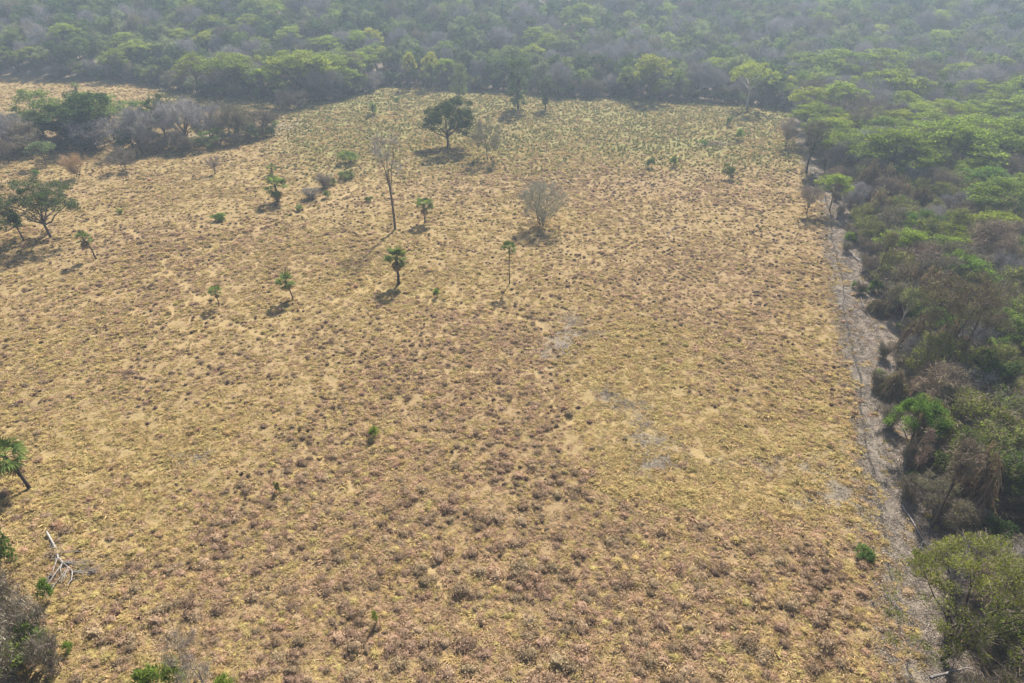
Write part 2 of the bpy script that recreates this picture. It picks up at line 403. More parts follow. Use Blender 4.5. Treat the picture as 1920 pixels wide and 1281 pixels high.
def fields(x, y):
    u, v, d = proj(x, y, 0)
    f = {}
    e = edge_x(y); s = x - e
    f['track'] = np.exp(-(((s-1.3+.8*(fbm(x, y, 5, 91)-.5))/1.5)**2))
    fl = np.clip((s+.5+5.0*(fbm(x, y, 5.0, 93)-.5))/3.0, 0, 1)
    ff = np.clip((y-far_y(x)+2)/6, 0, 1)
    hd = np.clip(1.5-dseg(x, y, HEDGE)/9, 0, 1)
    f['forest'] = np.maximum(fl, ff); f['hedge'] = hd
    n1 = fbm(x, y, 9, 21); n2 = fbm(x, y, 30, 31)
    rd = np.clip(.12 + blob(u, v, RED) - blob(u, v, CALM) + (n1-.5)*.9 + (n2-.5)*.6, 0, 1)
    gr = np.clip((352-v)/70, 0, 1)*np.clip((u-480)/120, 0, 1)
    gr = np.clip(gr*(.55+.9*blob(u, v, [(1300, 250, 230, 40, .7), (650, 230, 120, 60, .6), (950, 190, 300, 25, .5)])+(n2-.5)), 0, 1)
    gr2 = np.clip((210-v)/10, 0, 1)*np.clip((u-270)/60, 0, 1)*np.clip((560-u)/60, 0, 1)
    gr = np.maximum(gr, gr2*.8)
    f['red'] = rd*(1-gr); f['green'] = gr
    f['bare'] = np.clip(blob(u, v, BARE)*2.2*np.clip((fbm(x, y, 2.0, 77)-.28)*1.6, 0, 1), 0, 1)
    tr = np.full(np.shape(x), 1e9)
    for P in TRAILS: tr = np.minimum(tr, dseg(x + 1.2*(fbm(x, y, 4, 4)-.5), y + 1.2*(fbm(x, y, 4, 6)-.5), P))
    net = np.clip(1.25-np.abs(fbm(x, y, 9, 123, 3)-.5)/.022, 0, 1)*np.clip(blob(u, v, [(300, 520, 330, 130, 1.1), (150, 760, 200, 120, .7), (760, 480, 250, 90, .6), (900, 1120, 350, 120, .35)]), 0, 1)
    f['trail'] = np.maximum(np.clip(1.3-tr/.45, 0, 1), net*.8)
    f['s'] = s; f['u'] = u; f['v'] = v
    return f

# ------------------------------------------------------------------ ground sheet
def axis(segs, ext0, ext1):
    a = []
    for s0, s1, d in segs: a.append(np.arange(s0, s1, d))
    a = np.concatenate(a)
    up = [a[-1]]; d = segs[-1][2]
    while up[-1] < ext1: d *= 1.13; up.append(up[-1]+d)
    dn = [a[0]]; d = segs[0][2]
    while dn[-1] > ext0: d *= 1.13; dn.append(dn[-1]-d)
    return np.concatenate([dn[:0:-1], a, up[1:]])
gx = axis([(-130, -60, 1.1), (-60, 75, .55), (75, 150, 1.2)], -1400, 1400)
gy = axis([(24, 110, .5), (110, 170, .8), (170, 300, 1.4)], -500, 2200)
X, Y = np.meshgrid(gx, gy)
fx_ = fields(X.ravel(), Y.ravel())
Z = height(X.ravel(), Y.ravel()) - .10*fx_['trail'] - .12*np.exp(-((fx_['s']-.35-.5*(fbm(X.ravel()*0, Y.ravel(), 6, 8)-.5))/.3)**2)
nx, ny = len(gx), len(gy)
i, j = np.meshgrid(np.arange(ny-1), np.arange(nx-1), indexing='ij')
F = np.stack([i*nx+j, i*nx+j+1, (i+1)*nx+j+1, (i+1)*nx+j], -1).reshape(-1, 4)
g = Geo(); g.add(np.stack([X.ravel(), Y.ravel(), Z], 1), F)
def ground_material():
    m, n, l = newmat('dry_pasture_ground')
    out = N(n, 'ShaderNodeOutputMaterial'); geo = N(n, 'ShaderNodeNewGeometry')
    def noise(sc, det=5, rough=.6):
        o = N(n, 'ShaderNodeTexNoise'); o.inputs['Scale'].default_value = sc; o.inputs['Detail'].default_value = det
        o.inputs['Roughness'].default_value = rough; l.new(geo.outputs['Position'], o.inputs['Vector']); return o.outputs[0]
    def ramp(x, a, b, p0=.3, p1=.7):
        c = N(n, 'ShaderNodeValToRGB'); c.color_ramp.elements[0].position = p0; c.color_ramp.elements[1].position = p1
        c.color_ramp.elements[0].color = (*a, 1); c.color_ramp.elements[1].color = (*b, 1); l.new(x, c.inputs[0]); return c.outputs[0]
    def mix(f, a, b):
        o = N(n, 'ShaderNodeMix', data_type='RGBA'); l.new(f, o.inputs[0]); l.new(a, o.inputs[6]); l.new(b, o.inputs[7]); return o.outputs[2]
    def attr(nm):
        o = N(n, 'ShaderNodeAttribute'); o.attribute_name = nm; return o.outputs['Fac']
    def math_(op, a, b):
        o = N(n, 'ShaderNodeMath', operation=op, use_clamp=True)
        for k, q in enumerate((a, b)):
            if isinstance(q, (int, float)): o.inputs[k].default_value = q
            else: l.new(q, o.inputs[k])
        return o.outputs[0]
    n_f, n_m, n_c, n_l = noise(4.5, 6, .7), noise(1.1, 5), noise(.16, 4), noise(.035, 3)
    straw = mix(n_c, ramp(n_m, (.215, .155, .070), (.325, .242, .115)), ramp(n_f, (.195, .14, .066), (.34, .255, .125)))
    pink = ramp(n_m, (.20, .135, .073), (.31, .218, .122))
    green = ramp(n_m, (.14, .135, .052), (.27, .245, .102))
    grey = ramp(n_f, (.11, .097, .08), (.29, .253, .205), .38, .66)
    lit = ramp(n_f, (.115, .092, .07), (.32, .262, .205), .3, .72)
    pale = ramp(n_f, (.30, .22, .10), (.43, .32, .155))
    c = mix(math_('MULTIPLY', math_('SUBTRACT', n_l, .45), 2.0), straw, pink)
    c = mix(math_('MULTIPLY', attr('red'), .7), c, pink)
    c = mix(math_('MULTIPLY', attr('green'), .95), c, green)
    c = mix(math_('MULTIPLY', attr('trail'), .6), c, pale)
    c = mix(math_('MULTIPLY', attr('bare'), .75), c, grey)
    c = mix(math_('MULTIPLY', attr('hedge'), .7), c, lit)
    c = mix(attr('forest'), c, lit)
    c = mix(math_('MULTIPLY', attr('track'), math_('ADD', n_m, .2)), c, grey)
    d = N(n, 'ShaderNodeBsdfDiffuse'); l.new(c, d.inputs[0])
    bu = N(n, 'ShaderNodeBump'); bu.inputs['Strength'].default_value = .9; bu.inputs['Distance'].default_value = .25
    l.new(math_('ADD', math_('MULTIPLY', n_f, .5), math_('MULTIPLY', n_m, .5)), bu.inputs['Height']); l.new(bu.outputs[0], d.inputs['Normal'])
    l.new(d.outputs[0], out.inputs[0])
    return m
gme = g.mesh('ground', [ground_material()], smooth=True)
for k in ('track', 'forest', 'hedge', 'red', 'green', 'bare', 'trail'):
    a = gme.attributes.new(k, 'FLOAT', 'POINT'); a.data.foreach_set('value', fx_[k].astype(np.float32))
ground = bpy.data.objects.new('ground', gme); COL.objects.link(ground); tag(ground, kind='structure')

# ------------------------------------------------------------------ instanced ground cover (uncountable: stuff)
def scatter(name, label, cat, pts, scl, rot, idx, meshes):
    src = bpy.data.collections.new(name+'_source')
    for k, me in enumerate(meshes):
        o = bpy.data.objects.new('%s_piece_%02d' % (name, k), me); src.objects.link(o)
    me = bpy.data.meshes.new(name); me.vertices.add(len(pts)); me.vertices.foreach_set('co', np.asarray(pts, np.float32).ravel())
    a = me.attributes.new('scl', 'FLOAT_VECTOR', 'POINT'); a.data.foreach_set('vector', np.asarray(scl, np.float32).ravel())
    a = me.attributes.new('rot', 'FLOAT_VECTOR', 'POINT'); a.data.foreach_set('vector', np.asarray(rot, np.float32).ravel())
    a = me.attributes.new('idx', 'INT', 'POINT'); a.data.foreach_set('value', np.asarray(idx, np.int32))
    ob = bpy.data.objects.new(name, me); COL.objects.link(ob); tag(ob, label, cat, kind='stuff')
    ng = bpy.data.node_groups.new(name+'_nodes', 'GeometryNodeTree')
    ng.interface.new_socket('Geometry', in_out='INPUT', socket_type='NodeSocketGeometry')
    ng.interface.new_socket('Geometry', in_out='OUTPUT', socket_type='NodeSocketGeometry')
    n, l = ng.nodes, ng.links
    gi, go = n.new('NodeGroupInput'), n.new('NodeGroupOutput')
    ci = n.new('GeometryNodeCollectionInfo'); ci.inputs['Collection'].default_value = src
    ci.inputs['Separate Children'].default_value = True; ci.inputs['Reset Children'].default_value = True
    ip = n.new('GeometryNodeInstanceOnPoints'); ip.inputs['Pick Instance'].default_value = True
    def na(nm, dt):
        q = n.new('GeometryNodeInputNamedAttribute'); q.data_type = dt; q.inputs[0].default_value = nm; return q.outputs['Attribute']
    l.new(gi.outputs[0], ip.inputs['Points']); l.new(ci.outputs[0], ip.inputs['Instance'])
    l.new(na('scl', 'FLOAT_VECTOR'), ip.inputs['Scale']); l.new(na('rot', 'FLOAT_VECTOR'), ip.inputs['Rotation'])
    l.new(na('idx', 'INT'), ip.inputs['Instance Index']); l.new(ip.outputs[0], go.inputs[0])
    md = ob.modifiers.new('scatter', 'NODES'); md.node_group = ng
    return ob
def mound(g, rng, rad, h, t0, t1, seg=9):
    R_ = np.array([1.0, .86, .55]); Z_ = np.array([-.12, .55, .9]); V = []
    ph = rng.uniform(0, 6)
    for r_, z_ in zip(R_, Z_):
        a = np.arange(seg)/seg*2*np.pi; k = 1+.2*np.sin(2*a+ph)+rng.normal(size=seg)*.09
        V.append(np.stack([rad*r_*k*np.cos(a), rad*r_*k*np.sin(a), h*z_*(1+rng.normal(size=seg)*.12)*np.ones(seg)], 1))
    V = np.concatenate(V + [np.array([[0, 0, h]])]); F = []
    for q in range(2):
        for k in range(seg): k2 = (k+1) % seg; F.append([q*seg+k, q*seg+k2, (q+1)*seg+k2, (q+1)*seg+k])
    g.add(V, F, rng.uniform(t0, t1, len(V)))
    g.F.append((np.array([[2*seg+k, 2*seg+(k+1) % seg, 3*seg] for k in range(seg)]) + g.n - len(V), 0))
def tussock(seed, rad, h, mat, name, nb=90):
    rng = np.random.default_rng(seed); g = Geo(); mound(g, rng, rad*.74, h*.72, .0, .3)
    a = rng.uniform(0, 2*np.pi, nb); r = rad*np.sqrt(rng.uniform(0, 1, nb)); z = h*(1-(r/rad)**2*.75)
    A = np.stack([r*np.cos(a)*.75, r*np.sin(a)*.75, z*.66], 1); o = rng.uniform(.15, .6, nb)*rad*1.5; a2 = a+rng.normal(size=nb)*.6
    B = A + np.stack([np.cos(a2)*o, np.sin(a2)*o, rng.uniform(-.25, .75, nb)*h*.6], 1)
    s = unit(np.cross(B-A, rng.normal(size=(nb, 3))*.4+np.array([0, 0, 1.])))*.03
    g.add(np.stack([A-s, A+s, B], 1).reshape(-1, 3), np.arange(3*nb).reshape(-1, 3), np.repeat(rng.uniform(.2, 1, nb), 3))
    return g.mesh(name, [mat])
def tuft(seed, n, rad, h, w, spread, mat, name, side=.35):
    rng = np.random.default_rng(seed); g = Geo()
    a = rng.uniform(0, 2*np.pi, n); r = rad*np.sqrt(rng.uniform(0, 1, n))
    A = np.stack([r*np.cos(a)*.7, r*np.sin(a)*.7, np.full(n, -.03)], 1)
    a2 = a + rng.normal(size=n)*.7; out = spread*rng.uniform(.3, 1.2, n)
    hh = h*rng.uniform(.5, 1.2, n)
    Mi = A + np.stack([np.cos(a2)*out*.35, np.sin(a2)*out*.35, hh*.85], 1)
    B = A + np.stack([np.cos(a2)*out, np.sin(a2)*out, hh*rng.uniform(.45, 1.05, n)], 1)
    s = unit(np.cross(B-A+np.array([0, 0, .01]), rng.normal(size=(n, 3))*side+np.array([0, 0, 1.])))*w*.5*rng.uniform(.6, 1.4, (n, 1))
    V = np.stack([A-s*.6, A+s*.6, Mi+s, B, Mi-s], 1)
    f = np.arange(n)[:, None]*5
    F4 = f+np.array([[0, 1, 2, 4]]); F3 = f+np.array([[4, 2, 3]])
    t = np.repeat(rng.uniform(0, 1, n), 5)
    g.add(V.reshape(-1, 3), F4, t); g.F.append((F3, 0))
    return g.mesh(name, [mat])
def weedclump(seed, n, rad, h, mat, name, leaf=.11):
    rng = np.random.default_rng(seed); g = Geo()
    a = rng.uniform(0, 2*np.pi, n); r = rad*np.sqrt(rng.uniform(0, 1, n))*(1+.3*np.sin(a*3+rng.uniform(0, 6)))
    z = h*(1-(r/rad/1.35)**2)*rng.uniform(.25, 1.05, n)
    P = np.stack([r*np.cos(a), r*np.sin(a), z], 1)
    mound(g, rng, rad*.72, h*.62, .0, .35); leaves(g, rng, P, leaf, .45, .45)
    m = n//4; k = rng.integers(0, n, m); A = P[k]*np.array([.3, .3, 0]); slivers(g, rng, A, P[k]*1.12+np.array([0, 0, .06]), .035)
    return g.mesh(name, [mat])
rng = np.random.default_rng(7)
def candidates(n, y0, y1, power=1.0):
    """points spread over the view's ground footprint (with a margin), denser nearby"""
    t = rng.uniform(0, 1, n)**power; y = y0 + (y1-y0)*t
    hw = (y*ct + CAM_H*st)*.75*1.10 + 4
    x = rng.uniform(-1, 1, n)*hw
    keep = rng.uniform(0, 1, n) < hw/hw.max() if power == 1.0 else np.ones(n, bool)
    return x[keep], y[keep]
def pack(x, y, s, sz=None, k=6, dz=0.0, tilt=.12):
    n = len(x); z = height(x, y) + dz
    sz = s if sz is None else sz
    return (np.stack([x, y, z], 1), np.stack([s, s, sz], 1),
            np.stack([rng.normal(size=n)*tilt, rng.normal(size=n)*tilt, rng.uniform(0, 6.28, n)], 1), rng.integers(0, k, n))
# straw mat
x, y = candidates(190000, 26, 285, 1.25)
f = fields(x, y)
den = (1-f['bare']*.9)*(1-np.clip(f['forest']*1.05-.1*(f['s'] < 7), 0, 1))*(1-.6*f['track'])*(1-.85*f['trail'])
clump = fbm(x, y, 1.6, 41, 3)
keep = rng.uniform(0, 1, len(x)) < den*np.clip((clump-.15)*3.0, .5, 1)
x, y = x[keep], y[keep]; red = f['red'][keep]; cl = clump[keep]
gm = [tuft(100+k, 36, .42, .13, .08, .5, M['straw'], 'straw_tuft_%d' % k) for k in range(4)] + \
     [tuft(120+k, 36, .40, .16, .08, .45, M['strawr'], 'russet_tuft_%d' % k) for k in range(3)] + \
     [tussock(140+k, .38, .27, M['straw'], 'straw_tussock_%d' % k) for k in range(4)] + [tussock(150+k, .38, .30, M['strawr'], 'russet_tussock_%d' % k) for k in range(3)]
s = rng.uniform(.6, 1.25, len(x))*(.75+.8*np.clip(cl-.3, 0, .6))*(.72+.62*np.clip((fbm(x, y, 16, 141, 3)-.25)*1.8, 0, 1))
P, S, Rr, I = pack(x, y, s, s*rng.uniform(.6, 1.3, len(x)))
I = np.where(rng.uniform(0, 1, len(x)) < .12+.5*red, rng.integers(4, 7, len(x)), rng.integers(0, 4, len(x)))
hump = rng.uniform(0, 1, len(x)) < np.clip((cl-.46)*2.6, 0, .34)*(1-.75*np.clip(blob(*proj(x, y, 0)[:2], CALM), 0, 1))
I = np.where(hump, I+7, I)
scatter('dry_grass', 'straw coloured dry grass covering the whole pasture', 'grass', P, S, Rr, I, gm)
# dried red-brown weed clumps: largest 300 as individuals, the rest as one mass
x, y = candidates(60000, 27, 270, 1.2)
f = fields(x, y)
keep = rng.uniform(0, 1, len(x)) < f['red']**1.2*.62*(1-f['bare'])*(1-np.clip(f['forest']*1.3, 0, 1))*(1-f['trail'])*(1-f['track'])*np.clip((fbm(x, y, 1.3, 55, 2)-.38)*5, 0, 1)
x, y = x[keep], y[keep]; u_, v_, d_ = proj(x, y, 0)
s = rng.uniform(.35, 1.1, len(x))**1.3*(.8+.6*np.clip((v_-600)/600, 0, 1))*(.7+.6*fbm(x, y, 12, 151, 2)) * np.where(rng.uniform(0, 1, len(x)) < .12, 1.2, 1)
wm = [weedclump(200+k, 190, .52, .42, M['weed'], 'weed_clump_%d' % k) for k in range(6)]
order = np.argsort(-s/d_*((u_ > 0) & (u_ < 1920) & (v_ < 1290)))
big, rest = order[:300], order[300:]
P, S, Rr, I = pack(x[rest], y[rest], s[rest], s[rest]*rng.uniform(.7, 1.25, len(rest)))
scatter('dried_weeds', 'red-brown dried weeds dotted thickly through the dry pasture', 'weeds', P, S, Rr, I, wm)
LMK_W = [(57, 915, 'the large leaning palm'), (115, 1050, 'the white fallen branch'), (380, 1240, 'the thin grey saplings'), (703, 815, 'the round olive shrub'), (521, 915, 'the tiny green seedling'), (706, 1160, 'the thin green sprig'),
         (1232, 860, 'the lowest bare grey patch'), (1060, 640, 'the larger upper bare patch'), (1625, 1035, 'the strip-side weeds'), (1800, 1150, 'the wide olive-green tree'), (960, 1275, 'the bottom edge middle'), (1300, 1275, 'the bottom edge right half'), (640, 1275, 'the bottom edge left half'), (60, 1180, 'the lower left thicket'),
         (1050, 950, 'the densest brown patch'), (748, 530, 'the stout full palm'), (955, 530, 'the slender tall palm')]
LMK_T = [(1217, 110, 'the vivid yellow-green crown'), (1390, 140, 'the pale-trunked tall tree'), (972, 120, 'the tall columnar tree'), (810, 110, 'the round yellow crown'), (375, 130, 'the left flat crown'), (560, 120, 'the broad pale green crown'), (545, 185, 'the grey dome shrub'), (862, 140, 'the narrow grey-green tree'),
         (148, 165, 'the lone hedgerow palm'), (20, 110, 'the far left picture edge'), (1560, 110, 'the broad green umbrella crown'), (1660, 150, 'the upper lime umbrella crown'), (1900, 200, 'the right-edge umbrella crown'), (1590, 215, 'the big grey bare tree'), (1512, 270, 'the dark vase-shaped tree'), (1660, 280, 'the first feathery umbrella crown'), (1760, 270, 'the second umbrella crown'), (1860, 270, 'the third umbrella crown'),
         (1860, 370, 'the brightest lime flat crown'), (1715, 420, 'the light green small crown'), (1775, 490, 'the bright small crown'), (1690, 530, 'the haystack-like stump'), (1636, 480, 'the single thin trunk'), (1790, 600, 'the tall vine-draped olive tree'), (1700, 780, 'the bright fresh green tree'), (1795, 900, 'the dark vine-hung tower'), (1800, 1130, 'the wide olive-green tree'), (1605, 490, 'the far fallen branch'), (1840, 1010, 'the dark glossy shrub')]
def near_phrase(u, v, L):
    a, b, nm = min(L, key=lambda q: (q[0]-u)**2+(1.3*(q[1]-v))**2)
    if abs(u-a) > abs(v-b): return ('left of ' if u < a else 'right of ') + nm
    return ('above ' if v < b else 'below ') + nm
def weed_zone(u, v):
    return near_phrase(u, v, LMK_W)
for k in big:
    o = bpy.data.objects.new('dried_weed', wm[rng.integers(6)]); COL.objects.link(o)
    o.location = (x[k], y[k], gz(x[k], y[k])); o.rotation_euler = (0, 0, rng.uniform(0, 6.28)); o.scale = (s[k], s[k], s[k]*rng.uniform(.75, 1.2))
    zz = weed_zone(u_[k], v_[k])
    sz_ = 'wide' if s[k] > 1.25 else 'low' if s[k] > .95 else 'small'; tag(o, sz_ + ' red-brown dried weed clump ' + zz, 'weed', sz_ + ' dried weed clumps ' + zz)
# small dark sprigs speckling the pasture
x, y = candidates(135000, 27, 280)
f = fields(x, y)
keep = rng.uniform(0, 1, len(x)) < (.34+.5*f['red'])*(1-.9*np.clip(blob(f['u'], f['v'], CALM), 0, 1))*(1-f['bare'])*(1-np.clip(f['forest']*1.3, 0, 1))*(1-f['trail'])*np.clip((fbm(x, y, 3.0, 57, 2)-.35)*4, .05, 1)
x, y = x[keep], y[keep]; s = rng.uniform(.35, 1.0, len(x))
dw = [weedclump(240+k, 60, .36, .34, M['weedd'] if k < 3 else M['weed'], 'dark_sprig_%d' % k, .13) for k in range(5)]
P, S, Rr, I = pack(x, y, s, k=5)
scatter('dark_sprigs', 'small dark dry sprigs speckling the pasture', 'weeds', P, S, Rr, I, dw)
# thin dark brown ribbon laid just above the ground along the cleared strip
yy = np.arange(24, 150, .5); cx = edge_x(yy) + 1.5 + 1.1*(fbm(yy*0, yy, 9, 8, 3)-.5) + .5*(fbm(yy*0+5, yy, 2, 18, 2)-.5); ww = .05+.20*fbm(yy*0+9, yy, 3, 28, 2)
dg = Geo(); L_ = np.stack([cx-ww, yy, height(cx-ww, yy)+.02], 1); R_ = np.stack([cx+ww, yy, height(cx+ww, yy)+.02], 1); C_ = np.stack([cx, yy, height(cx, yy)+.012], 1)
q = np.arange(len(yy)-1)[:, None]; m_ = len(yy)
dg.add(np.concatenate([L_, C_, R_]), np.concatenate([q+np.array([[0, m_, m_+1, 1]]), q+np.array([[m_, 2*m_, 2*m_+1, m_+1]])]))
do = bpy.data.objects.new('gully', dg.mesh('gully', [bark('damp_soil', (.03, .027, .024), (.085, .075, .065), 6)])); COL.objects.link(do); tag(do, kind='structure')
# green-grey weeds of the far pasture
x, y = candidates(130000, 110, 285)
f = fields(x, y)
keep = rng.uniform(0, 1, len(x)) < (f['green']*1.4+.012)*(1-np.clip(f['forest']*1.3, 0, 1))*np.clip((fbm(x, y, 2.2, 65, 2)-.3)*4, 0, 1)
x, y = x[keep], y[keep]
gw = [weedclump(300+k, 70, .42, .55, M['gweed'], 'green_weed_%d' % k, .2) for k in range(4)] + [tuft(330+k, 30, .25, .6, .08, .4, M['gweed'], 'green_weed_blades_%d' % k) for k in range(2)]
s = rng.uniform(.3, .95, len(x))
P, S, Rr, I = pack(x, y, s)
scatter('green_weeds', 'grey-green low weeds speckling the far half of the pasture', 'weeds', P, S, Rr, I, gw)
# litter, clods and fallen twigs on the cleared strip and the forest floor
n = 30000; y = 26+214*rng.uniform(0, 1, n)**1.3; x = edge_x(y) + rng.uniform(-2.5, 20, n)
s_ = x-edge_x(y); keep = rng.uniform(0, 1, n) < np.clip((s_+1.5)/2, .05, .8)
x, y = x[keep], y[keep]
def debris(seed):
    rg = np.random.default_rng(seed); g = Geo()
    A = np.stack([rg.normal(size=9)*.35, rg.normal(size=9)*.35, rg.uniform(0, .08, 9)], 1)
    B = A + np.stack([rg.normal(size=9)*.5, rg.normal(size=9)*.5, rg.uniform(-.02, .25, 9)], 1)
    slivers(g, rg, A, B, .05); leaves(g, rg, np.stack([rg.normal(size=34)*.5, rg.normal(size=34)*.5, rg.uniform(.02, .12, 34)], 1), .15, .8)
    return g.mesh('litter_%d' % seed, [M['litter']])
bp = np.concatenate([np.stack([rng.normal(a, sa, 50), rng.normal(b, sb, 50)], 1) for a, b, sa, sb, w in BARE]); dv = np.stack([ray(a, b) for a, b in bp]); tt = CAM_H/-dv[:, 2]
x = np.concatenate([x, dv[:, 0]*tt]); y = np.concatenate([y, dv[:, 1]*tt])
P, S, Rr, I = pack(x, y, rng.uniform(.3, .85, len(x)), k=4)
scatter('forest_litter', 'grey-brown twigs, clods and leaf litter along the cleared strip and under the right-hand trees', 'litter', P, S, Rr, I, [debris(k) for k in range(4)])

# ------------------------------------------------------------------ tree variants (shared meshes)
K = {}
def reg(key, lst): K[key] = lst
reg('dark', [Kind('dark_tree_%d' % k, build_tree(400+k, 10, 1.3, 4.2, 'dome', 75, 75, .34, .95, .75, .2, lob=.2), (M['barkdark'], M['dark'], M['twig']), 10, 4.2) for k in range(3)])
reg('mid', [Kind('mid_tree_%d' % k, build_tree(420+k, 10, 1.4, 4.3, 'dome', 70, 62, .32, .95, .6, .19, lob=.22, twigs=6), (M['bark'], M['mid'], M['twig']), 10, 4.3) for k in range(3)])
reg('umb', [Kind('umbrella_tree_%d' % k, build_tree(440+k, 9, 4.6, 5.6, 'umb', 85, 75, .28, 1.05, .28, .2, lob=.16, up=.9, limbs=9, twigs=3), (M['bark'], M['lime'], M['twig']), 9, 5.6) for k in range(4)])
reg('bumb', [Kind('bright_umbrella_tree_%d' % k, build_tree(460+k, 8, 4.2, 4.4, 'umb', 60, 80, .26, .95, .35, .16, lob=.2, up=.8, limbs=8, twigs=3), (M['bark'], M['bright'], M['twig']), 8, 4.4) for k in range(3)])
reg('yel', [Kind('yellow_tree_%d' % k, build_tree(480+k, 11, 5, 4.6, 'umb', 75, 85, .32, 1.0, .5, .2, lob=.12, up=.7, twigs=3), (M['bark'], M['yellow'], M['twig']), 11, 4.6) for k in range(2)])
reg('bare', [Kind('bare_tree_%d' % k, build_tree(500+k, 9, 1.2, 4.0, 'dome', 95, 0, twigs=24, twl=1.7, cr=.9, tr=.2, limbs=13, sub=95, tww=.05), (M['bark'], None, M['twigfar']), 9, 4.0) for k in range(3)])
reg('semi', [Kind('half_bare_tree_%d' % k, build_tree(520+k, 8.5, .9, 3.9, 'dome', 80, 26, .26, 1.0, .8, .17, twigs=30, twl=1.3, limbs=9, lob=.22, sub=80), (M['bark'], M['olive'], M['twig']), 8.5, 3.9) for k in range(4)])
reg('brown', [Kind('brown_tree_%d' % k, build_tree(540+k, 8, 1.4, 3.8, 'dome', 80, 16, .26, 1.0, .9, .17, twigs=44, twl=1.4, limbs=9, lob=.25, sub=80, twup=-.1), (M['bark'], M['olive'], M['twigbr']), 8, 3.8) for k in range(3)])
reg('pale', [Kind('pale_tree_%d' % k, build_tree(560+k, 9, 2.4, 3.9, 'dome', 65, 60, .3, .95, .65, .17, lob=.2, twigs=12), (M['bark'], M['pale'], M['twig']), 9, 3.9) for k in range(2)])
reg('vine', [Kind('vine_mound_%d' % k, build_vine(580+k, 6, 2.3, 2200, 1500, 900), (M['bark'], [M['vine'], M['olive']], M['twigbr']), 6, 2.3) for k in range(3)])
reg('vtow', [Kind('vine_tower_%d' % k, build_vine(590+k, 7, 1.5, 2000, 500, 500, .12), (M['bark'], [M['vine'], M['olive']], M['twigbr']), 7, 1.5) for k in range(2)])
reg('oliv', [Kind('olive_tree_%d' % k, build_tree(570+k, 7.5, 1.2, 3.8, 'dome', 95, 62, .2, .8, .7, .16, twigs=16, twl=1.1, limbs=9, sub=80, stems=2, forkz=1.6), (M['bark'], M['ogrn'], M['twigbr']), 7.5, 3.8) for k in range(3)])
reg('slim', [Kind('slim_tree_%d' % k, build_tree(640+k, 8.5, 3.6, 2.3, ('dome', 'column', 'vase')[k], 40, 34, .2, .7, .8, .13, twigs=14, twl=1.0, limbs=6, sub=36, lr=.5, lean=(.8-.6*k, .3)), (M['barkpale'], M['ogrn'], M['twig']), 8.5, 2.3) for k in range(3)])
reg('shrub', [Kind('bare_shrub_%d' % k, build_tree(600+k, 3, .4, 1.7, 'vase', 45, 14, .16, twigs=30, twl=.8, cr=.5, tr=.07, stems=4, limbs=8, sub=40, forkz=.5, tww=.03), (M['bark'], M['olive'], M['twig']), 3, 1.7) for k in range(2)])
reg('gshrub', [Kind('green_shrub_%d' % k, build_tree(620+k, 2.4, .3, 1.4, 'dome', 30, 45, .2, .45, .8, .05, stems=3, limbs=6, sub=20, forkz=.4), (M['bark'], M[('bright', 'mid')[k]], M['twig']), 2.4, 1.4) for k in range(2)])
exec_rng = np.random.default_rng(99)
def rz(): return float(exec_rng.uniform(0, 6.28))
def pick(key): return K[key][int(exec_rng.integers(len(K[key])))]

# ------------------------------------------------------------------ lone trees of the pasture
LONE = 'lone trees standing in the pasture'
hero(11, 741, 430, 246, 76, (M['bark'], None, M['twigfar']), 'bare_tree', 'tall slender leafless tree with a long bare trunk in the middle of the pasture', group=LONE, zf=.52, shape='dome', ncl=46, per=0, twigs=11, twl=1.5, cr=.8, tr=.22, limbs=6, lean=(-.5, 0), sub=50, tww=.04, forkz=9.0, lr=.4)
hero(12, 840, 277, 184, 112, (M['barkdark'], M['dark'], M['twig']), 'broadleaf_tree', 'large dark green round-crowned tree casting a wide shadow in the far pasture', group=LONE, zf=.10, shape='dome', ncl=110, per=130, leaf=.34, cr=1.05, crz=.7, tr=.32, limbs=10, lob=.2, forkz=2.4)
hero(13, 913, 301, 231, 72, (M['bark'], M['ogrn'], M['twig']), 'thin_tree', 'thin grey half-bare tree just right of the large dark round-crowned tree', group=LONE, zf=.2, shape='dome', ncl=70, per=22, leaf=.24, cr=.8, tr=.12, stems=2, limbs=8, twigs=34, twl=1.2, forkz=2.2)
hero(14, 1015, 424, 341, 90, (M['barkdark'], M['olive'], M['twigol']), 'rounded_shrub_tree', 'grey-olive rounded shrub tree with several dark stems in mid pasture', group=LONE, zf=.03, shape='dome', ncl=150, per=5, leaf=.2, cr=.75, tr=.2, stems=5, limbs=15, twigs=26, twl=1.1, forkz=1.1, lob=.06, tww=.035)
hero(15, 96, 446, 341, 160, (M['bark'], M['dark'], M['twig']), 'spreading_tree', 'broad loose-crowned dark green tree at the left edge above its long shadow', group=LONE, zf=.2, shape='dome', ncl=150, per=80, leaf=.3, cr=1.0, crz=.6, tr=.26, limbs=10, lean=(-1.5, 0), twigs=10, lob=.22, forkz=3)
hero(16, 45, 452, 396, 42, (M['bark'], M['dark'], M['twig']), 'leaning_tree', 'smaller vine-hung tree leaning beside the broad tree at the left edge', group=LONE, zf=.5, shape='dome', ncl=30, per=55, leaf=.3, cr=.7, tr=.16, limbs=5, lean=(-.7, 0))
hero(17, 972, 206, 103, 54, (M['barkdark'], M['dark'], M['twig']), 'columnar_tree', 'tall dark columnar tree in front of the far forest edge', group=LONE, zf=.12, shape='column', ncl=95, per=75, leaf=.36, cr=1.0, crz=.9, tr=.3, limbs=10, twigs=10, forkz=9)
